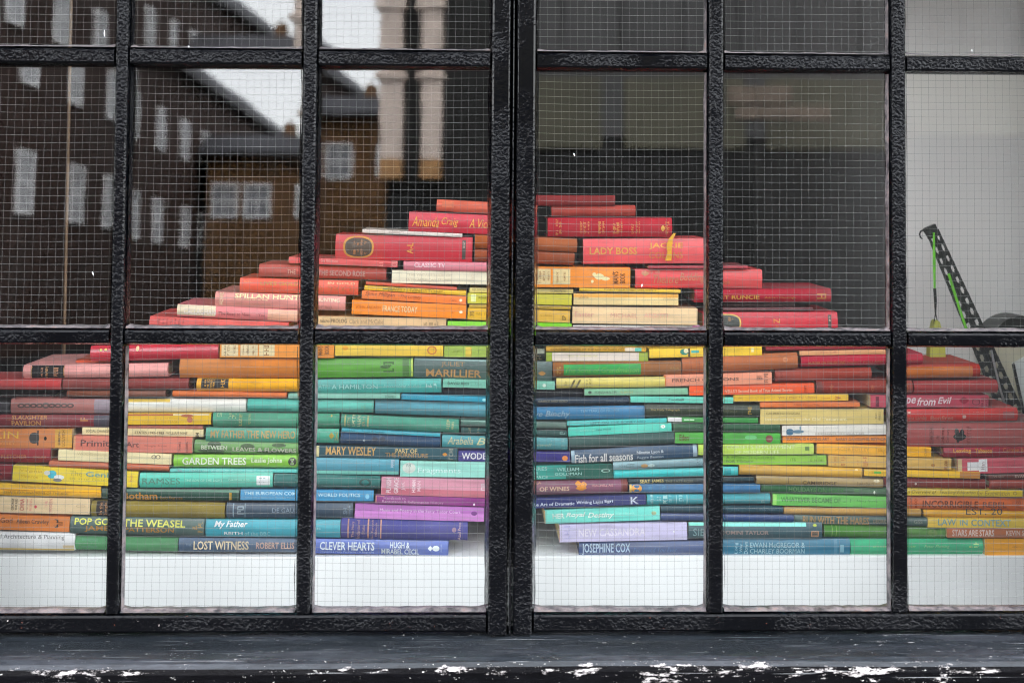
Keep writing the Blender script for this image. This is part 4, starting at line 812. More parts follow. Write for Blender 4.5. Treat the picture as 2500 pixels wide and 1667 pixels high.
B('thin dark teal hardback|with bright gilt capitals', '1c3c44', 'h', ('K', 1300, 422, 490), ('N', 492, 404, 468), T('K', 1455, 425, 1590, 475, 'SEAT', 'd0c080', 'b'), T('K', 1610, 425, 1765, 475, 'JAMES', 'd0c080', 'b'), T('K', 1785, 430, 2150, 470, 'THE LAST ROSE', '848870'))
B('denim blue cloth hardback|with a tan leaf label', '2e7098', 'h', ('K', 1315, 496, 608), ('N', 577, 490, 622), Pn('K', 1318, 498, 1350, 604, 'd0b060'), O('K', 1350, 500, 1480, 600, 'd09848', .8), S('K', 1570, 500, 1610, 560, '5c94b0', 'v'), S('K', 1745, 500, 1785, 560, '5c94b0', 'v'))
B('navy paperback|lettered The Art of Dramatic Writing', '27336e', 'p', ('K', 20, 672, 808), ('K', 1537, 620, 760), T('K', 20, 725, 600, 768, 'The Art of Dramatic', 'd4dce8', 'b'), T('K', 625, 700, 975, 755, 'Writing Lajos', 'd4dce8', 'b'), T('K', 995, 690, 1105, 738, 'Egri', 'd4dce8', 'b'), T('K', 1335, 655, 1440, 748, 'K', 'd4dce8', 'b'))
B('teal cloth hardback|with silver bands', '3c98a0', 'h', ('K', 1545, 632, 762), ('N', 717, 616, 768), S('K', 1595, 630, 1630, 745, 'b8d0cc', 'v'), S('K', 1680, 655, 1725, 700, 'a8c8c8'), S('K', 1760, 632, 1815, 745, 'b8d0cc', 'v'), S('K', 1835, 640, 1870, 730, '90bcbc', 'v'), Pn('K', 1928, 632, 1938, 755, '88b8b8'), S('K', 1965, 640, 2030, 740, '90bcbc', 'v'), Pn('K', 2065, 635, 2078, 755, '88b8b8'), S('N', 590, 630, 655, 745, 'b0c8c8', 'v'))
B('light aqua paperback|tilted, with white script titles', '74ccc0', 'p', ('K', 205, 828, 1004), ('K', 1718, 772, 962), T('K', 315, 870, 470, 935, 'HER', 'e8ece0', 'b'), T('K', 490, 855, 745, 930, 'Royal', 'e8ece0', 'bi'), T('K', 775, 855, 1120, 940, 'Destiny', 'e8ece0', 'bi'), T('K', 1150, 855, 1385, 880, 'Carol Brandt', 'b8e0d8'), O('K', 1605, 840, 1670, 890, 'a8b898'), Pn('K', 207, 832, 222, 1000, 'b08c60'))
B('dark slate green thin hardback|right of the light aqua book', '264c58', 'h', ('K', 1727, 772, 868), ('N', 872, 786, 886), S('N', 180, 820, 300, 838, '4c7080'), S('N', 560, 820, 760, 838, '4c7080'))
B('midnight blue hardback|with a soft sheen', '1f4272', 'j', ('K', 1727, 872, 970), ('N', 1022, 904, 1000))
B('pale lilac paperback|lettered in white', 'bdb8d4', 'p', ('K', 395, 1016, 1244), ('K', 2082, 978, 1224), T('K', 655, 1065, 1525, 1165, 'NEW CASSANDRA', 'dcd8e0', 'b'), S('K', 470, 1040, 545, 1200, 'a8a8d0', 'v'), O('K', 1890, 1095, 1912, 1120, 'e8e8ec'), Pn('K', 397, 1020, 408, 1240, 'a07c58'))
B('slate indigo jacketed hardback|with tall silver capitals', '46587e', 'j', ('K', 655, 1250, 1434), ('K', 2330, 1226, 1424), T('K', 700, 1262, 1330, 1415, 'JOSEPHINE COX', 'b4c8d8', 'b'), T('K', 1370, 1310, 1940, 1375, "I've Loved You Ever", '6c88a8', 'i'))
B('dark grey hardback|with an aqua top stripe', '385860', 'j', ('K', 2090, 980, 1212), ('N', 1392, 1004, 1215), Pn('K', 2092, 984, 2340, 1032, '78d4c0'), Pn('N', 40, 1004, 1180, 1052, '80d0c4'), T('K', 2150, 1065, 2300, 1165, 'SIE', '8ca8a8'), T('N', 60, 1105, 685, 1160, 'DOMINI TAYLOR', 'a08c84', 'b'), Pn('N', 1245, 1108, 1345, 1192, 'b08868'), Pn('N', 1258, 1118, 1332, 1182, '48504c'), O('N', 1268, 1020, 1325, 1055, 'a8b838', 1.3))
B('wide ocean blue jacketed hardback|lettered Long Way Down', '2c7088', 'j', ('N', 20, 1216, 1442), ('N', 1762, 1216, 1442), V('N', 235, 1265, 285, 1410, 'Long', 'b0ccd0'), V('N', 300, 1285, 345, 1395, 'Way', 'b0ccd0'), V('N', 360, 1255, 410, 1415, 'Down', 'b0ccd0'), T('N', 440, 1265, 1160, 1330, 'EWAN McGREGOR &', 'a8c8cc'), T('N', 440, 1345, 1160, 1410, 'CHARLEY BOORMAN', 'a8c8cc'), V('N', 1625, 1290, 1675, 1390, '1', '80acb8'), Pn('N', 1545, 1225, 1592, 1440, '3c7c94'))

# ---- fifth lower pane and the right edge
B('thin deep red hardback|right under the bar', '941a2c', 'h', ('M', 652, 40, 94), ('M', 2300, 20, 70), S('M', 750, 55, 1000, 72, 'b04848'))
B('thin cream and coral paperback|curved under the deep red one', 'd09a70', 'p', ('M', 1090, 86, 154), ('M', 2245, 68, 134), S('M', 1340, 92, 1580, 118, 'b86a50'))
B('rose red cloth hardback|with a long gilt title', 'b01c3c', 'h', ('M', 1110, 168, 300), ('O', 372, 118, 298), T('M', 1210, 225, 1700, 268, 'MURDER ON THE SECOND', 'b87838', 'b'), T('M', 1720, 218, 2200, 252, 'NIGHT POLLARD', 'a05838', 'b'), T('O', 140, 218, 300, 245, 'PICADOR', 'c06850'))
B('rust textured cloth book|with coarse weave', '9a3c28', 'h', ('M', 770, 338, 496), ('M', 2052, 302, 482), S('M', 840, 360, 870, 480, '7c3020', 'v'))
B('ember red woven book|beside the orange red one', '943424', 'h', ('M', 1322, 496, 650), ('O', 232, 512, 706), Pn('M', 1330, 500, 1400, 645, '70241c'), S('M', 1500, 520, 1540, 640, 'b86830', 'v'), S('M', 2040, 500, 2080, 640, 'b86830', 'v'), S('O', 140, 540, 165, 690, 'c07838', 'v'))
B('raspberry pink paperback|lettered from Evil in white italics', 'b8485c', 'p', ('M', 2022, 668, 838), ('O', 1306, 722, 898), Pn('M', 2095, 690, 2140, 825, '782c40'), T('O', 60, 755, 265, 880, 'ape', 'ecdce0', 'bi'), T('O', 280, 755, 545, 870, 'from', 'ecdce0', 'bi'), T('O', 575, 750, 775, 845, 'Evil', 'ecdce0', 'bi'), O('O', 880, 745, 1020, 850, '9c2c44', 1.6), O('O', 1065, 775, 1180, 860, '7c2c40', .7), O('O', 1078, 785, 1165, 850, 'b8485c', .7, .0007), V('O', 1195, 755, 1230, 885, 'FREE', '6a2438', 'b'), V('O', 1255, 750, 1295, 885, 'PRESS', '6a2438', 'b'))
B('thin yellow paperback|with a red arrowhead', 'd8b430', 'p', ('M', 220, 674, 756), ('M', 1742, 648, 756), T('M', 280, 690, 770, 720, 'An Inclined Study of', 'b0942c'), T('M', 810, 688, 1330, 722, 'Why Men Fly Under', 'a86c20'), T('M', 1375, 700, 1495, 722, 'Targets', 'c07838'), T('M', 1560, 685, 1635, 730, '>', 'a83c20', 'b'))
B('thin orange paperback|with a rounded end', 'da7c3c', 'p', ('M', 568, 770, 836), ('M', 1888, 760, 832), T('M', 1025, 785, 1355, 815, 'UBIK DreamTide', 'a85020'))
B('wide straw yellow paperback|with two lines of lettering', 'cfba72', 'p', ('M', 570, 856, 1064), ('M', 2206, 850, 1058), T('M', 650, 898, 1090, 928, 'GALBERTO SOGGIN', '4c4428'), T('M', 640, 965, 1720, 1010, 'Introduction to the Old Testament', 'e4dcb4', 'b'), V('M', 2090, 905, 2115, 985, 'SC', '6c6038'), V('M', 2135, 890, 2165, 1000, 'PRESS', '6c6038'), depth=.15)
B('white paperback|with a small blue dragon', 'd4d0c8', 'p', ('M', 856, 1076, 1208), ('M', 2300, 1052, 1202), O('M', 915, 1115, 1010, 1200, '3c6c88', .8), O('M', 990, 1130, 1150, 1175, '4c7c94'), O('M', 1090, 1070, 1110, 1135, '5c8494'), T('M', 1270, 1085, 2000, 1115, 'The Book of Ghosts', 'c4c4c0', 'i'), T('M', 1300, 1165, 1950, 1195, 'MICHAEL BYWATER', 'a89c88'))
B('thin orange paperback|lettered SURVIVAL IS A DYING ART', 'e08c28', 'p', ('M', 870, 1212, 1304), ('M', 2302, 1206, 1300), T('M', 920, 1230, 1510, 1270, 'SURVIVAL IS A DYING ART -', '3c2414', 'b'), T('M', 1570, 1232, 2240, 1272, 'BARRY DAVIES/PHIL REYNON', '2c1c10', 'b'))
B('golden yellow paperback|with faint capitals', 'e4ac20', 'p', ('M', 1318, 1305, 1452), ('P', 490, -46, 92), T('M', 1560, 1362, 2010, 1420, 'JACOB POLLEY', 'b88c1c'), T('M', 2085, 1365, 2260, 1420, 'Talk of', 'b88c1c'), V('P', 385, -30, 425, 70, 'CAPE', '9c7818'))
B('buff paperback|with red brown upright lettering', 'cca85c', 'p', ('N', 1465, 116, 256), ('P', 772, 106, 276), S('N', 1550, 130, 1575, 250, 'b05c3c', 'v'), S('N', 1640, 130, 1695, 250, 'a84c34', 'v'), S('N', 1850, 160, 1870, 240, 'b86848', 'v'), S('N', 1930, 130, 1995, 255, 'a84c34', 'v'), V('P', 670, 135, 715, 265, 'PELICAN', '8c4428', 'b'), O('P', 480, 185, 540, 225, 'a87830'))
B('tan yellow hardback|plain and faded', 'c8a044', 'h', ('N', 290, 238, 374), ('N', 1925, 284, 420), O('N', 1825, 300, 1870, 320, 'e0d0a0'), S('N', 370, 242, 560, 262, 'dcc890'))
B('tattered brown paper hardback|with curling edges', '9a8450', 'j', ('N', 520, 386, 492), ('N', 2196, 424, 552), Pn('N', 940, 400, 950, 490, '6c5830'), T('N', 1130, 455, 1580, 505, 'CAMBRIDGE', '3c3020', 'b'), S('N', 1850, 470, 2080, 510, '5c4c2c'), O('N', 2070, 420, 2150, 470, 'd0c8a8'))
B('forest green thin hardback|under the tattered brown one', '28603c', 'h', ('N', 585, 492, 606), ('N', 2330, 548, 660), T('N', 950, 540, 1680, 600, 'HOLIDAYS ON FOOT', '4c8044', 'b'), S('N', 1815, 560, 1880, 640, '58884c', 'v'), O('N', 2066, 580, 2090, 625, 'd8e0d0'))
B('light green paperback|lettered WHATEVER BECAME OF', '68b458', 'p', ('N', 735, 614, 782), ('N', 2310, 665, 806), T('N', 845, 670, 1635, 735, 'WHATEVER BECAME OF', '34743c', 'b'), T('N', 1660, 720, 1710, 732, '...', '34743c', 'b'), T('N', 1755, 690, 1775, 735, '?', '34743c'), T('N', 1850, 700, 2120, 738, 'Nancy Norris', '3c7c44'), Pn('N', 740, 620, 790, 776, '98cc70'))
B('biscuit tan hardback|with rubbed gilt', 'b08c48', 'h', ('N', 888, 796, 900), ('P', 347, 822, 940), S('N', 980, 810, 1300, 840, 'c8a860'), S('N', 1480, 808, 1830, 850, 'c8a45c'))
B('grey green hardback|with tall gold capitals', '48605c', 'j', ('N', 1025, 906, 1014), ('P', 432, 950, 1080), T('N', 1135, 915, 2010, 1020, 'RUN WITH THE HARES', 'a8844c', 'b'), T('N', 2060, 960, 2270, 1010, 'GEORGE', '847458', 'b'), T('P', 235, 980, 360, 1030, 'GSS', '98a094', 'b'))
B('leaf green cloth hardback|with a faint gilt roundel', '4a8034', 'h', ('N', 1410, 1022, 1206), ('P', 692, 1080, 1262), O('P', 440, 1115, 575, 1215, '6c8c4c'), Pn('P', 618, 1090, 632, 1255, '6c9a40'), Pn('N', 1520, 1030, 1530, 1195, '709a48'), Pn('N', 1575, 1030, 1585, 1195, '709a48'))
B('mint green cloth hardback|with a rounded end and gilt', '46a47c', 'h', ('N', 1765, 1228, 1444), ('P', 1232, 1246, 1484), S('N', 2060, 1305, 2250, 1325, '98b868'), T('P', 130, 1340, 270, 1370, 'Arjay', '98c078', 'i'), T('P', 385, 1335, 745, 1385, 'Peter Fleming', '98c090', 'i'), S('P', 1030, 1350, 1070, 1372, 'd0d048'), S('P', 1090, 1290, 1165, 1410, 'b8d080', 'v'))
B('big amber textured book|with gilt page edges', 'a8301c', 'h', ('O', 40, 302, 495), ('O', 1187, 284, 484), Pn('O', 120, 320, 1080, 478, 'b86a24'), depth=.17)
B('scarlet cloth hardback|with a blank spine, right edge', 'a01820', 'h', ('O', 240, 522, 712), ('O', 1442, 512, 702))
B('coral red jacketed hardback|near the right edge, silver lettering', 'c03c38', 'j', ('O', 40, 928, 1104), ('O', 1717, 896, 1098), T('O', 100, 1015, 420, 1070, 'Diana Lambs', 'c08878', 'b'), T('O', 475, 1015, 800, 1072, 'Bonfires', 'c08878', 'b'), O('O', 930, 1005, 980, 1052, 'c8a89c', .6), S('O', 1080, 955, 1280, 970, 'd89080'), S('O', 1010, 1025, 1280, 1045, 'b06858'), Pn('O', 1505, 955, 1665, 1050, '9c4c4c'), O('O', 145, 958, 200, 978, 'e8c0b0'))
B('thick dull red hardback|with a black ivy leaf', 'a04a48', 'j', ('O', 60, 1112, 1458), ('O', 2100, 1106, 1456), Pn('O', 455, 1160, 525, 1440, '8c3c3c'), S('O', 470, 1180, 510, 1420, '4c2020', 'v'), S('O', 560, 1270, 600, 1340, '4c2020', 'v'), V('O', 620, 1185, 670, 1420, 'Linkman', '4c2020'), V('O', 700, 1200, 745, 1400, 'Century', '4c2020'), O('O', 795, 1250, 985, 1370, '141414', 1.3), O('O', 815, 1190, 880, 1290, '141414', 1.2), O('O', 890, 1205, 955, 1290, '141414', 1.2), O('O', 845, 1330, 890, 1400, '141414', 1.2), S('O', 990, 1170, 1055, 1420, '7c3434', 'v'))
B('crimson hardback|with yellow lettering, right edge', '941430', 'j', ('P', 662, -42, 100), ('P', 2100, -62, 82), T('P', 800, -30, 1050, 45, 'Leaving', 'd8a030', 'b'), T('P', 1105, -30, 1350, 30, 'Tabasco', 'd8a030', 'b'), T('P', 1500, -40, 1790, 15, 'Carmen B', 'b07830'))
B('rose pink library paperback|with white stickers', 'c05c68', 'p', ('P', 855, 106, 340), ('P', 2150, 82, 300), Pn('P', 858, 112, 920, 332, 'd0bc88'), Pn('P', 995, 160, 1160, 280, 'dcdcdc'), Pn('P', 1158, 118, 1280, 296, 'e0e0e0'), V('P', 1190, 160, 1240, 260, 'Han', '5c5458'), S('P', 1500, 180, 1760, 215, 'a04c58'))
B('slim brown hardback|with grey capitals, right edge', '6a3c34', 'j', ('P', 1290, 345, 408), ('P', 2100, 318, 388), T('P', 1365, 345, 1520, 378, 'W.Saw', 'a08878'), T('P', 1670, 325, 1830, 378, 'EVAN', 'b0988c', 'b'))
B('tomato red cloth book|at the right edge', '9c3624', 'h', ('P', 1322, 424, 542), ('P', 2150, 400, 545))
B('yellow paperback|fading to orange at its end', 'dcb430', 'p', ('N', 1940, 292, 390), ('P', 1180, 300, 398), Pn('P', 890, 300, 1176, 394, 'b8803c'), S('N', 2010, 325, 2070, 350, 'a89030'), Pn('N', 2075, 325, 2170, 355, '6cb448'), S('N', 2175, 325, 2260, 350, 'a89030'))
B('brick red cloth book|with a narrow taper', '7c2c24', 'h', ('N', 2200, 402, 540), ('P', 1267, 408, 550), O('P', 250, 455, 282, 485, 'c8b8b0'))
B('lemon yellow thin paperback|with black cursive', 'd0b838', 'p', ('P', 40, 540, 630), ('P', 1787, 556, 660), T('P', 100, 555, 560, 605, 'An Overview of', '4c4414', 'i'), T('P', 600, 560, 1110, 625, 'Teaching Education', '4c4414', 'i'), T('P', 1130, 570, 1600, 630, 'for Examination', '6c5c20', 'i'), O('P', 1640, 580, 1705, 625, 'a89030'), O('P', 1652, 588, 1692, 617, 'd0b838', 1, .0007))
B('orange jacketed hardback|lettered INCORRIGIBLE REBEL', 'c86a30', 'j', ('P', 30, 640, 826), ('P', 1900, 676, 862), T('P', 360, 705, 1150, 805, 'INCORRIGIBLE', '3c1c10', 'b'), T('P', 1215, 725, 1555, 805, 'REBEL', '3c1c10', 'b'), V('P', 175, 660, 215, 800, 'ARTHUR', '7c3818', 'b'), V('P', 245, 665, 285, 800, 'MAXEY', '7c3818', 'b'), V('P', 1690, 700, 1755, 800, 'PRESS', '7c3818', 'b'), V('P', 1630, 710, 1665, 790, 'THE', 'a05830'))
B('plain mustard hardback|behind the black glass lettering', 'c89a1c', 'h', ('P', 375, 832, 944), ('P', 1950, 868, 956))
B('pale yellow paperback|lettered LAW IN CONTEXT in blue', 'd8bc54', 'p', ('P', 435, 952, 1088), ('P', 1950, 964, 1104), T('P', 580, 965, 840, 1055, 'LAW', '3c9cb0', 'b'), T('P', 890, 975, 1000, 1058, 'IN', '3c9cb0', 'b'), T('P', 1050, 972, 1610, 1068, 'CONTEXT', '3c9cb0', 'b'))
B('copper brown paperback|lettered STARS in white', 'b0683c', 'p', ('P', 703, 1094, 1232), ('P', 2150, 1104, 1240), T('P', 780, 1118, 1375, 1208, 'STARS ARE STARS', 'd8d0c8', 'b'), T('P', 1545, 1128, 1950, 1198, 'KEVIN SUTH', 'd0c4b8', 'b'))
B('amber yellow paperback|at the bottom right corner', 'd89c18', 'p', ('P', 1240, 1242, 1486), ('P', 2700, 1238, 1486), S('P', 1635, 1350, 1755, 1368, '8c6414'))

# ---- the upper pile
B('coral cloth hardback|at the foot of the upper left steps', 'd0605c', 'h', ('G', 72, 1005, 1220), ('G', 1980, 1118, 1290), *[S('G', 205 + i * 55, 1055, 225 + i * 55, 1135, '6a2830', 'v') for i in range(7)])
B('cream and pink jacketed hardback|lettered CALLAGHAN', 'd27c80', 'j', ('G', 455, 850, 1022), ('G', 2112, 930, 1106), Pn('G', 457, 852, 985, 1010, 'dccdb0'), T('G', 555, 915, 990, 995, 'CALLAGHAN', 'f0ecdc', 'b'), T('G', 1030, 965, 1460, 1012, 'The Road to Num', '4c2028'), T('G', 1570, 990, 1660, 1025, 'Tim', '6c3038'), Pn('G', 1700, 935, 2105, 1080, 'd8a890'))
B('pale rose jacketed hardback|with embossed gold capitals', 'd4908a', 'j', ('G', 975, 685, 880), ('H', 377, 1176, 1348), V('G', 1045, 690, 1095, 860, 'HOWE', 'd8c8a8', 'b'), T('G', 1250, 720, 2130, 785, 'SPILLAN HUNT', 'f0e8b0', 'b'), T('G', 1270, 840, 1740, 868, 'THE UNDERSIDE OF LIFE', 'b89a80'), T('H', 60, 1200, 310, 1240, 'HUNTING', 'f0e0c0', 'b'), T('H', 60, 1285, 240, 1315, 'OF BILL', '9c7068'), S('G', 1270, 785, 1700, 800, 'e8d8b0'))
B('vermilion pink jacketed hardback|with olive gold capitals', 'd85c48', 'j', ('G', 1315, 492, 694), ('H', 517, 1010, 1172), T('G', 1600, 545, 2130, 600, 'LIVES GOLD', 'b89038', 'b'), S('G', 1380, 535, 1490, 560, 'd8a060'), S('G', 1590, 640, 2080, 662, 'e89878'), S('G', 1380, 640, 1490, 660, 'e08060'), T('H', 180, 1025, 480, 1052, 'IN GOLD', 'f0c8a0', 'b'), S('H', 60, 1065, 480, 1120, 'a87040'), S('H', 100, 1130, 370, 1155, 'e88868'))
B('dusty red cloth hardback|with silver capitals', 'b0544e', 'h', ('G', 1575, 300, 486), ('H', 822, 868, 1002), T('G', 1970, 380, 2080, 440, 'THE', 'd8c0b0'), T('H', 75, 895, 590, 960, 'THE SECOND ROSE', 'c09890', 'b'))
B('bright coral paperback|under the thick red A to L volume', 'd05458', 'p', ('G', 1985, 200, 300), ('H', 945, 798, 864), T('H', 105, 775, 290, 810, 'Eva Ibbotson', 'e8b8b0'), S('H', 740, 800, 785, 855, 'e0a098', 'v'), Pn('H', 790, 815, 870, 850, 'b83c40'), S('H', 880, 800, 940, 855, 'e0a098', 'v'))
B('thick red volume|with a dark oval label, lettered A-L', 'bc2038', 'j', ('H', 263, 492, 782), ('H', 1762, 540, 805), O('H', 350, 520, 682, 762, 'c89038', .75, .0004), O('H', 372, 540, 662, 745, '38302c', .75, .0008), S('H', 425, 600, 445, 690, 'b08c4c', 'v'), S('H', 462, 570, 485, 720, 'b08c4c', 'v'), S('H', 500, 590, 522, 700, 'b08c4c', 'v'), S('H', 540, 560, 562, 725, 'b08c4c', 'v'), S('H', 580, 580, 602, 715, 'b08c4c', 'v'), V('H', 1045, 595, 1115, 715, 'A-L', 'd8a048', 'b'), Pn('H', 1650, 570, 1688, 778, '4c4440'), S('H', 1658, 580, 1680, 650, 'c8c0b0', 'v'), depth=.15)
B('thin white booklet|with a teal cover, on the A to L volume', 'd8ccc4', 'p', ('H', 560, 440, 492), ('H', 1652, 498, 534), S('H', 850, 462, 1010, 490, 'b8a8a0'))
B('crimson jacketed hardback|with gold handwriting, beside the centre bar', 'c42440', 'j', ('H', 1060, 246, 478), ('I', 92, 322, 520), T('H', 1105, 310, 1395, 420, 'Amanda', 'e8b048', 'i'), T('H', 1425, 320, 1610, 425, 'Craig', 'e8b048', 'i'), T('H', 1730, 335, 1940, 435, 'A Vici', 'e8b048', 'i'))
B('faded coral cloth book|topmost left of the centre bar', 'd06850', 'h', ('H', 1370, 118, 252), ('I', 105, 180, 312), Pn('H', 1430, 140, 1560, 210, 'd87858'))
B('maroon leather book|topmost of the whole pile', '8c3030', 'h', ('I', -150, 68, 195), ('I', 952, 78, 196))
B('coral cloth book|under the topmost maroon one', 'a84438', 'h', ('I', 250, 190, 312), ('I', 1178, 182, 306))
B('crimson encyclopaedic hardback|with columns of gilt', 'b01830', 'h', ('I', 205, 316, 536), ('I', 1577, 326, 532), *[S('I', a_, 345 + (20 if i else 0), b2, 515 - (20 if i else 0), 'd8a050', 'v') for i, (a_, b2) in enumerate(((300, 328), (338, 366), (565, 590), (602, 632), (650, 668), (765, 795), (810, 832), (925, 955), (965, 995), (1010, 1030), (1125, 1152), (1175, 1195), (1208, 1222), (1500, 1540)))], O('I', 1450, 405, 1492, 470, 'd0a048', 1.2))
B('upper brown leather book|short, behind the centre bar', 'a85c24', 'h', ('H', 1787, 502, 655), ('I', 541, 548, 706))
B('lower brown leather book|short, behind the centre bar', '944818', 'h', ('H', 1782, 660, 800), ('I', 506, 708, 842))
lady = B('salmon red jacketed hardback|with gold capitals and a yellow ribbon', 'd85458', 'j', ('I', 598, 552, 828), ('I', 1965, 540, 824), T('I', 670, 645, 1190, 725, 'LADY BOSS', 'd8a848', 'b'), T('I', 1320, 595, 1690, 670, 'JACKIE', 'd8a848', 'b'), T('I', 1320, 695, 1690, 765, 'COLLINS', 'c89040', ''))
B('thin crimson paperback|with a grey cover, under the bar', '9c2438', 'p', ('I', 1310, 842, 880), ('L', 405, 252, 294), S('I', 1320, 848, 1420, 872, 'c06068'))
B('muted red jacketed hardback|with looping gilt script', 'cc4a4c', 'j', ('I', 1170, 878, 1094), ('L', 587, 305, 544), T('I', 1365, 945, 1640, 1040, 'Theatre', 'b08860', 'i'), T('I', 1655, 925, 1930, 1035, 'Budding', 'b08860', 'i'), S('I', 1240, 900, 1440, 930, 'c89880'), O('I', 1235, 900, 1320, 960, 'b88860', 1.6), T('L', 60, 440, 175, 490, 'ook', 'b08858', 'i'))
B('orange paperback|with cream name panels and a white diver', 'e08c24', 'p', ('I', -60, 850, 1084), ('I', 1116, 866, 1090), Pn('I', -40, 880, 242, 1050, 'd4c090'), Pn('I', 268, 880, 458, 1050, 'd4c090'), S('I', 85, 890, 105, 1035, '4a3820', 'v'), S('I', 118, 895, 142, 1035, '4a3820', 'v'), S('I', 158, 905, 180, 1010, '4a3820', 'v'), S('I', 210, 915, 230, 1010, '4a3820', 'v'), S('I', 308, 910, 328, 1030, '4a3820', 'v'), S('I', 385, 915, 405, 1010, '4a3820', 'v'), O('I', 720, 930, 830, 1000, 'dcd0a0', 1.2), O('I', 685, 1000, 715, 1035, 'dcd0a0'), O('I', 700, 920, 740, 960, 'dcd0a0', 1, .0007), O('I', 790, 965, 895, 1010, 'dcd0a0', 1.5), V('I', 920, 910, 985, 1045, "MAN'S", '2c1c10', 'b'), V('I', 1000, 925, 1060, 1038, 'BOOK', '2c1c10', 'b'))
B('pink jacketed hardback|lettered CLASSIC TV', 'cc7c88', 'j', ('H', 1005, 792, 900), ('H', 2050, 812, 912), T('H', 1125, 815, 1465, 865, 'CLASSIC TV', 'e4ccd0', 'b'))
B('ivory paperback|of collected stories, in pale capitals', 'dcd4bc', 'p', ('H', 880, 888, 1038), ('H', 2050, 914, 1058), T('H', 1045, 932, 1540, 960, '*THE VINTAGE BOOK OF*', 'b0a48c'), T('H', 1035, 985, 1535, 1012, 'LATIN AMERICAN STORIES', 'b0a48c'), S('H', 1745, 940, 1775, 1010, 'c0b49c', 'v'))
B('very thin vermilion booklet|under the ivory paperback', 'c85838', 'p', ('H', 590, 1015, 1056), ('H', 1592, 1082, 1114))
B('thin mustard yellow paperback|with faint tall capitals', 'd8b014', 'p', ('H', 575, 1060, 1110), ('H', 1695, 1118, 1176), T('H', 840, 1090, 1440, 1145, 'DAVID LIVINGSTONE', 'b08c10', 'b'), Pn('H', 780, 1098, 930, 1108, '3c7460'))
B('thin orange paperback|with brown cursive, upper of two', 'ea7c24', 'p', ('H', 550, 1112, 1210), ('H', 1697, 1180, 1272), T('H', 590, 1135, 915, 1190, 'Spike Milligan', '7c3418', 'i'), T('H', 975, 1165, 1205, 1215, 'The Looney', '7c3418', 'i'), S('H', 1515, 1208, 1585, 1235, 'a85020'), O('H', 1620, 1208, 1652, 1240, 'f0d8b8'))
B('orange paperback|lettered FRANCE TODAY', 'ee8a20', 'p', ('H', 440, 1214, 1378), ('H', 1697, 1275, 1428), T('H', 490, 1285, 760, 1320, 'JOHN ARDAGH', 'a85818'), T('H', 780, 1285, 1160, 1355, 'FRANCE TODAY', 'e8d0a0', 'b'), S('H', 1530, 1342, 1600, 1370, 'b86418'), O('H', 1620, 1335, 1655, 1368, 'f0e0c0'))
B('buff paperback|lettered micro-PROLOG', 'd4b488', 'p', ('H', 10, 1388, 1600), ('H', 1478, 1424, 1610), T('H', 95, 1425, 390, 1470, 'micro-PROLOG', '3c3024', 'b'), T('H', 415, 1430, 790, 1480, 'Clark and McCabe', '8c7450'), S('H', 1230, 1465, 1360, 1500, '8c7450'), S('H', 1380, 1455, 1400, 1505, '5c4c34'))
B('acid green paperback|at the foot of the upper pile', '84cc1c', 'p', ('H', 1487, 1440, 1600), ('I', 472, 1480, 1610), S('H', 1560, 1498, 1850, 1515, 'b0e068'))
B('thin cream paperback|with tiny capitals, behind the centre bar', 'd4c478', 'p', ('H', 1727, 1088, 1136), ('I', 491, 1096, 1154), T('H', 1755, 1098, 1920, 1118, 'THE PARTING', '6c6030'), T('I', 240, 1110, 410, 1135, 'O MONTE', '6c6030', 'b'))
B('yellow green paperback|with a pale square', 'c4bc38', 'p', ('H', 1707, 1142, 1262), ('I', 477, 1158, 1280), Pn('H', 1745, 1158, 1800, 1240, 'dce0a0'), T('H', 1830, 1182, 1940, 1205, 'ROGER', '5c5818', 'b'))
B('ochre thin paperback|below the yellow green one', 'b8981c', 'p', ('H', 1722, 1264, 1304), ('I', 467, 1284, 1328), S('I', 85, 1290, 270, 1308, '7c6410'))
B('mustard paperback|with a black numeral', 'd4aa2c', 'p', ('H', 1707, 1306, 1432), ('I', 461, 1330, 1478), V('H', 1735, 1340, 1775, 1395, '3S', '3c2c10', 'b'), S('H', 1800, 1355, 1930, 1385, '9c7c20'), V('I', 368, 1390, 412, 1440, 'EP', '3c2c10', 'b'), S('I', 90, 1380, 260, 1400, 'a88424'))
B('thin yellow paperback|with curling corners, fourth pane', 'd4b024', 'p', ('I', 553, 1088, 1122), ('I', 1668, 1104, 1150), T('I', 830, 1092, 1400, 1120, 'PARTNERSHIP VELVETS', '8c7418'))
B('white and amber paperback|faded along its top', 'dcc48c', 'p', ('I', 490, 1150, 1272), ('I', 1642, 1152, 1284), Pn('I', 492, 1155, 1640, 1195, 'd8a040'), S('I', 540, 1175, 660, 1205, 'a87830'), S('I', 1480, 1195, 1610, 1225, 'c0a878'))
B('thick cream paperback|with pink lettering', 'd8bc94', 'p', ('I', 480, 1288, 1478), ('I', 1848, 1310, 1496), T('I', 510, 1350, 715, 1405, 'Easter', 'd09088'), T('I', 900, 1365, 1195, 1415, 'MICHAEL', 'd4988c'), T('I', 1265, 1365, 1525, 1415, 'ARDITTI', 'd4988c'))
B('white thin paperback|with a pink end, on the bar line', 'd8d8d4', 'p', ('I', 485, 1492, 1600), ('I', 1880, 1494, 1600), Pn('I', 1795, 1496, 1876, 1596, 'cc88b8'))
B('ruby cloth hardback|with gilt capitals, right of the centre', 'a41c34', 'h', ('I', 1820, 1100, 1258), ('L', 1462, 548, 716), T('L', 40, 632, 158, 682, 'RT', 'c89038', 'b'), T('L', 190, 628, 545, 682, 'RUNCIE', 'd0a040', 'b'), T('L', 610, 645, 1005, 682, 'Adrian Hastings', 'c08838'), S('L', 1280, 605, 1395, 680, 'c89040', 'v'))
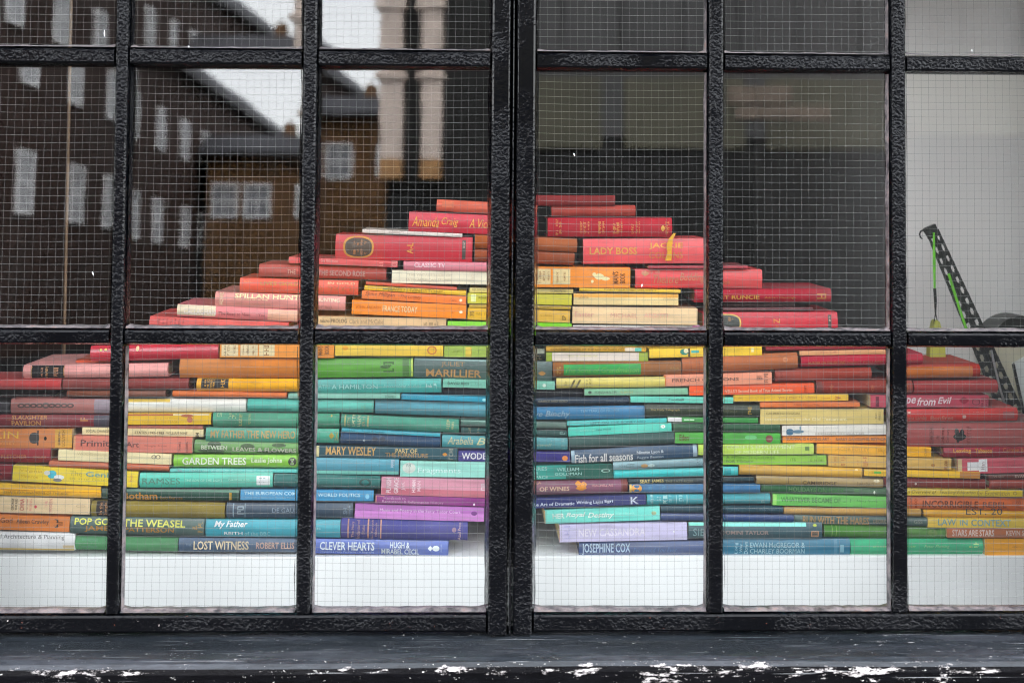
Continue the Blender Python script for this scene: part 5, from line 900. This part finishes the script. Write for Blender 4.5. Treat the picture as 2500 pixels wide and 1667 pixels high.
B('thin maroon paperback|between two red volumes', '5c1424', 'p', ('L', -20, 790, 830), ('L', 1235, 782, 822), S('L', 330, 798, 620, 812, '8c4c54'), S('L', 850, 785, 970, 805, '9c6c70'), dy=.01)
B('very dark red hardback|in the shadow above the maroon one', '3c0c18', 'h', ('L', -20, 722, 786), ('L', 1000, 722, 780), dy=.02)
B('thick red volume|with a dark oval label, lettered Z', 'bc1c34', 'j', ('L', -180, 852, 1150), ('L', 1550, 842, 1150), O('L', -60, 870, 312, 1100, 'd0b060', .75, .0004), O('L', -45, 885, 292, 1090, '38403c', .75, .0008), S('L', 150, 905, 180, 1010, 'b0985c', 'v'), S('L', 195, 930, 220, 1030, '8c8050', 'v'), V('L', 725, 930, 805, 990, 'Z', 'd8a048', ''), S('L', 755, 1020, 790, 1060, 'c89040'), Pn('L', 1420, 880, 1462, 1110, '4c4440'), S('L', 1430, 890, 1455, 960, 'c8c0b0', 'v'))

# yellow ribbon marker hanging over the salmon red book
a = px(*rp('I', 1590, 480), BOOKY - .002); pts = [(1600, 490), (1555, 560), (1540, 640), (1545, 700), (1530, 790)]
mb = MB(); prev = None
for (x, y), wd_ in zip(pts, (14, 26, 30, 22, 36)):
    p = px(*rp('I', x, y), BOOKY - .003); w_ = wd_ / 4.48 / 1296; q = ((p.x - w_, p.y, p.z), (p.x + w_, p.y, p.z))
    if prev: mb.poly([prev[0], prev[1], q[1], q[0]])
    prev = q
o = mb.build('ribbon', M_GLOSS, None); o.parent = lady; o.matrix_parent_inverse = lady.matrix_world.inverted(); o.color = hexc('e8b010')

# ---- turn the lettering into flat print that follows each spine
tmp = []
for (s, ty, rt, rect, surf, b, t, colr, st) in TEXTS:
    cu = bpy.data.curves.new('t', 'FONT'); cu.body = s; cu.resolution_u = 2; cu.fill_mode = 'FRONT'
    if 'b' in st: cu.offset = 0.018
    if 'i' in st: cu.shear = 0.3
    o = bpy.data.objects.new('t', cu); COL.objects.link(o); tmp.append(o)
bpy.context.view_layer.update()
dg = bpy.context.evaluated_depsgraph_get()
def textmesh(o):
    me = bpy.data.meshes.new_from_object(o.evaluated_get(dg)); return me
for o, (s, ty, rt, (u0, u1, z0, z1), surf, b, t, colr, st) in zip(tmp, TEXTS):
    me = textmesh(o)
    vs_ = [v.co.copy() for v in me.vertices]
    if not vs_: continue
    xa, xb = min(v.x for v in vs_), max(v.x for v in vs_); ya, yb = min(v.y for v in vs_), max(v.y for v in vs_)
    for v, c0 in zip(me.vertices, vs_):
        fx, fy = (c0.x - xa) / max(1e-6, xb - xa), (c0.y - ya) / max(1e-6, yb - ya)
        if ty == 'V': lx, lz = u1 - fy * (u1 - u0), z0 + fx * (z1 - z0)      # reads upwards
        else: lx, lz = u0 + fx * (u1 - u0), z0 + fy * (z1 - z0)
        k = (lz - z0) / max(1e-6, z1 - z0)
        yy = surf(z0) * (1 - k) + surf(z1) * k - b * ((z1 - z0) / t) ** 2 - .0006
        v.co = (lx, yy, lz)
    me.materials.clear(); me.materials.append(M_INK)
    l_ = link('lettering', me, rt); l_.color = colr
for o in tmp:
    cu = o.data; bpy.data.objects.remove(o); bpy.data.curves.remove(cu)

# ---- labels: how each book looks and what it lies on
for i, d in enumerate(BOOKS):
    best = None
    for j, e in enumerate(BOOKS):
        if i == j: continue
        ov = min(d['c'].x + d['h'], e['c'].x + e['h']) - max(d['c'].x - d['h'], e['c'].x - e['h'])
        gap = (d['c'].z - d['t'] / 2) - (e['c'].z + e['t'] / 2)
        if ov > 0.02 and -0.02 < gap < 0.06 and e['c'].z < d['c'].z:
            sc = ov - abs(gap) * 4
            if best is None or sc > best[0]: best = (sc, e)
    a, b2 = d['desc'].split('|')
    low = d['c'].z - d['t'] / 2 < SHELF_Z + .012
    txt = a + ' ' + b2
    if low: more = ', on the white plinth'
    elif best: more = ', on the ' + best[1]['desc'].split('|')[0]
    else: more = ''
    if len((txt + more).split()) <= 16: txt += more
    d['label'] = txt
    tag(d['rt'], txt, 'book', 'books laid flat in the window display')
labs = [d['label'] for d in BOOKS]
for l_ in set(labs):
    if labs.count(l_) > 1: print('DUPLICATE LABEL', l_)

# ------------------------------------------------------------------ black lettering on the right lower pane
cu = bpy.data.curves.new('t', 'FONT'); cu.body = 'EST. 20'; cu.resolution_u = 3; cu.fill_mode = 'FRONT'
o = bpy.data.objects.new('t', cu); COL.objects.link(o); bpy.context.view_layer.update(); dg = bpy.context.evaluated_depsgraph_get()
me = bpy.data.meshes.new_from_object(o.evaluated_get(dg)); bpy.data.objects.remove(o)
p0, p1 = px(*rp('P', 975, 905), 0.0035), px(*rp('P', 1490, 812), 0.0035)
xs = [v.co.x for v in me.vertices]; ys = [v.co.y for v in me.vertices]
for v in me.vertices:
    fx, fy = (v.co.x - min(xs)) / (max(xs) - min(xs)), (v.co.y - min(ys)) / (max(ys) - min(ys))
    v.co = (p0.x + fx * (p1.x - p0.x), 0.0, p0.z + fy * (p1.z - p0.z))
me.materials.clear(); me.materials.append(simple('black_vinyl', (0.012, 0.012, 0.012), 0.4))
lt = link('lettering', me); pane = [c for c in swR.children if c.name.startswith('pane')][-1]
bpy.context.view_layer.update()
wmx = pane.matrix_world.copy()
for v in me.vertices:                       # lay the print on the pane's outer face
    q = wmx.inverted() @ Vector(v.co); q.y = -0.0034; v.co = q
lt.parent = pane

# paint flecks on the glass
for (x, y, l_, an) in ((227, 668, 10, 70), (255, 82, 16, 88), (461, 115, 6, 90), (1402, 378, 8, 70), (2373, 124, 6, 80), (1567, 697, 8, 100)):
    p = px(x, y, -0.002)
    s_ = 1 / 1471; dx, dz = math.cos(R(an)) * l_ * s_ / 2, -math.sin(R(an)) * l_ * s_ / 2
    mb = MB(); mb.tube([(p.x - dx, p.y, p.z - dz), (p.x, p.y - .0004, p.z), (p.x + dx, p.y, p.z + dz)], [.0003, .0011, .0004], 6)
    host = swL if p.x < GROOVE else swR
    o = mb.build('paint_fleck', M_WHITEW, host); o.matrix_parent_inverse = Matrix.Translation(host.location).inverted()

# ------------------------------------------------------------------ the model crane at the right
CY = 0.46
cr = empty('model_crane', px(2480, 1200, CY)); inv = Matrix.Translation(cr.location).inverted()
M_CBLACK = simple('black_enamel', (0.012, 0.016, 0.014), 0.4, 0.2, 20)
M_CGREEN = simple('green_cord', (0.16, 0.62, 0.03), 0.6, 0.1, 40)
M_CBUCK = simple('olive_yellow_plastic', (0.45, 0.47, 0.08), 0.5, 0.1, 30)
M_CBEIGE = simple('beige_enamel', (0.62, 0.58, 0.43), 0.5, 0.12, 20)
M_CGREY = simple('pale_grey_enamel', (0.72, 0.76, 0.72), 0.4, 0.1, 20)
M_CSTEEL = simple('bright_steel', (0.7, 0.72, 0.72), 0.3, 0.1, 20, metallic=0.8)
def cp(x, y, dy=0.0): return px(x, y, CY + dy)
def cbuild(mb, name, m, par=cr, smooth=False):
    o = mb.build(name, m, par, smooth)
    if par is cr: o.matrix_parent_inverse = inv
    return o
# perforated boom: two strips with a row of holes in each, tied by plates
top, bot = cp(2278, 565), cp(2472, 1010)
ax = (bot - top); BL = ax.length; ax.normalize(); sd = Vector((ax.z, 0, -ax.x)); sd = -sd if sd.x < 0 else sd
def bpnt(s, w, y): return top + ax * s + sd * w + Vector((0, y, 0))
def bquad(mb, s0, s1, w0, w1, y0, y1):
    n = len(mb.v)
    for y in (y0, y1):
        mb.v += [tuple(bpnt(s0, w0, y)), tuple(bpnt(s1, w0, y)), tuple(bpnt(s1, w1, y)), tuple(bpnt(s0, w1, y))]
    for q in ((0, 1, 2, 3), (7, 6, 5, 4), (0, 4, 5, 1), (1, 5, 6, 2), (2, 6, 7, 3), (3, 7, 4, 0)):
        mb.f.append(tuple(n + i for i in q)); mb.m.append(0)
NH = 17; step = BL / NH
def hw(s): return 0.0125 + 0.011 * s / BL      # half width grows downwards
for yy in (0.0, 0.007):
    mb = MB()
    for i in range(NH):
        s0, s1 = i * step, (i + 1) * step; h0 = hw(s0); r_ = 0.16
        for sgn in (-1, 1):
            c_ = sgn * h0 * 0.52; g = h0 * 0.25
            bquad(mb, s0, s1, c_ - h0 * .48, c_ - g, yy, yy + .002); bquad(mb, s0, s1, c_ + g, c_ + h0 * .48, yy, yy + .002)
            bquad(mb, s0, s0 + step * .28, c_ - g, c_ + g, yy + .0001, yy + .0019)
            for q in (-1, 1):                 # round off the hole's corners
                bquad(mb, s0 + step * .28, s0 + step * .42, c_ + q * g * .55, c_ + q * g, yy + .0001, yy + .0019)
                bquad(mb, s1 - step * .14, s1, c_ + q * g * .55, c_ + q * g, yy + .0001, yy + .0019)
    cbuild(mb, 'boom_plate', M_CBLACK)
mb = MB()
for i in range(0, NH, 2):
    bquad(mb, i * step + .002, i * step + .009, -hw(i * step), hw(i * step),   .0021, .0069)
cbuild(mb, 'boom_ties', M_CBLACK)
mb = MB(); bquad(mb, -.012, .012, -.013, .010, -.002, .011); cbuild(mb, 'boom_head', M_CBLACK)
mb = MB(); a0 = cp(2275, 572)
mb.tube([a0, cp(2268, 572), cp(2260, 566), cp(2254, 562), cp(2248, 565), cp(2245, 572), cp(2247, 579), cp(2252, 584)], [.007, .008, .004, .0022, .002, .002, .0018, .001], 6); cbuild(mb, 'hook', M_CBLACK)
mb = MB(); mb.tube([cp(2280, 568, -.004), cp(2281, 640, -.004), cp(2282, 705, -.004)], [.0022, .0030, .0022], 6); cbuild(mb, 'cord', M_CGREEN)
mb = MB(); mb.tube([cp(2316, 668, -.004), cp(2340, 745, -.004), cp(2368, 830, -.004)], .0028, 6); cbuild(mb, 'cord', M_CGREEN)
mb = MB(); mb.tube([cp(2282, 704, -.004), cp(2284, 735, -.004), cp(2284, 765, -.004)], [.0032, .0032, .0016], 6)
mb.tube([cp(2284, 764, -.004), cp(2278, 800, -.004)], .0012, 5); mb.tube([cp(2284, 764, -.004), cp(2291, 795, -.004)], .0012, 5); cbuild(mb, 'sling', M_CBLACK)
mb = MB()
bp_ = [cp(2283, 780), cp(2290, 785), cp(2302, 830), cp(2305, 880), cp(2266, 880), cp(2268, 830), cp(2278, 785)]
mb.prism([(p.x, p.z) for p in bp_], CY - .012, CY + .014, 'y'); bk = cbuild(mb, 'bucket', M_CBUCK)
mb = MB(); mb.tube([cp(2286, 848, -.014), cp(2286, 866, -.014)], [.003, .001], 5); mb.tube([cp(2262, 848, .0), cp(2246, 874, .0)], .001, 4); mb.tube([cp(2308, 846, .0), cp(2326, 876, .0)], .001, 4)
o = mb.build('bucket_rib', M_CBLACK, bk); o.matrix_parent_inverse = inv
mb = MB(); mb.tube([cp(2420, 855, -.006), cp(2438, 935, -.006), cp(2457, 1000, -.006)], .0024, 8); cbuild(mb, 'stay_rod', M_CSTEEL)
# cab and counterweight at the picture's edge
body = [(2424, 846), (2500, 840), (2620, 856), (2640, 1210), (2500, 1210), (2466, 1010)]
mb = MB(); mb.prism([(cp(x, y, .04).x, cp(x, y, .04).z) for x, y in body], CY + .05, CY + .16, 'y'); cbuild(mb, 'cab', M_CBEIGE)
pan = [(2474, 888), (2520, 862), (2640, 866), (2640, 1010), (2500, 1010)]
mb = MB(); mb.prism([(cp(x, y, .04).x, cp(x, y, .04).z) for x, y in pan], CY + .035, CY + .0495, 'y'); cbuild(mb, 'side_plate', M_CGREY)
edge = [(2472, 890), (2477, 886), (2504, 1010), (2498, 1010)]
mb = MB(); mb.prism([(cp(x, y, .03).x, cp(x, y, .03).z) for x, y in edge], CY + .03, CY + .0345, 'y'); cbuild(mb, 'edge_strip', M_CBLACK)
mb = MB(); cc = cp(2506, 850, .04); rr_ = .066
prof = [(cc.x + rr_ * math.cos(R(t_ * 10)), cc.z + rr_ * .95 * math.sin(R(t_ * 10))) for t_ in range(0, 19)]
mb.prism(prof, CY + .06, CY + .15, 'y'); cbuild(mb, 'drum_cover', M_CBLACK)
tag(cr, 'black perforated model crane with green cords, behind the right panes', 'model crane')
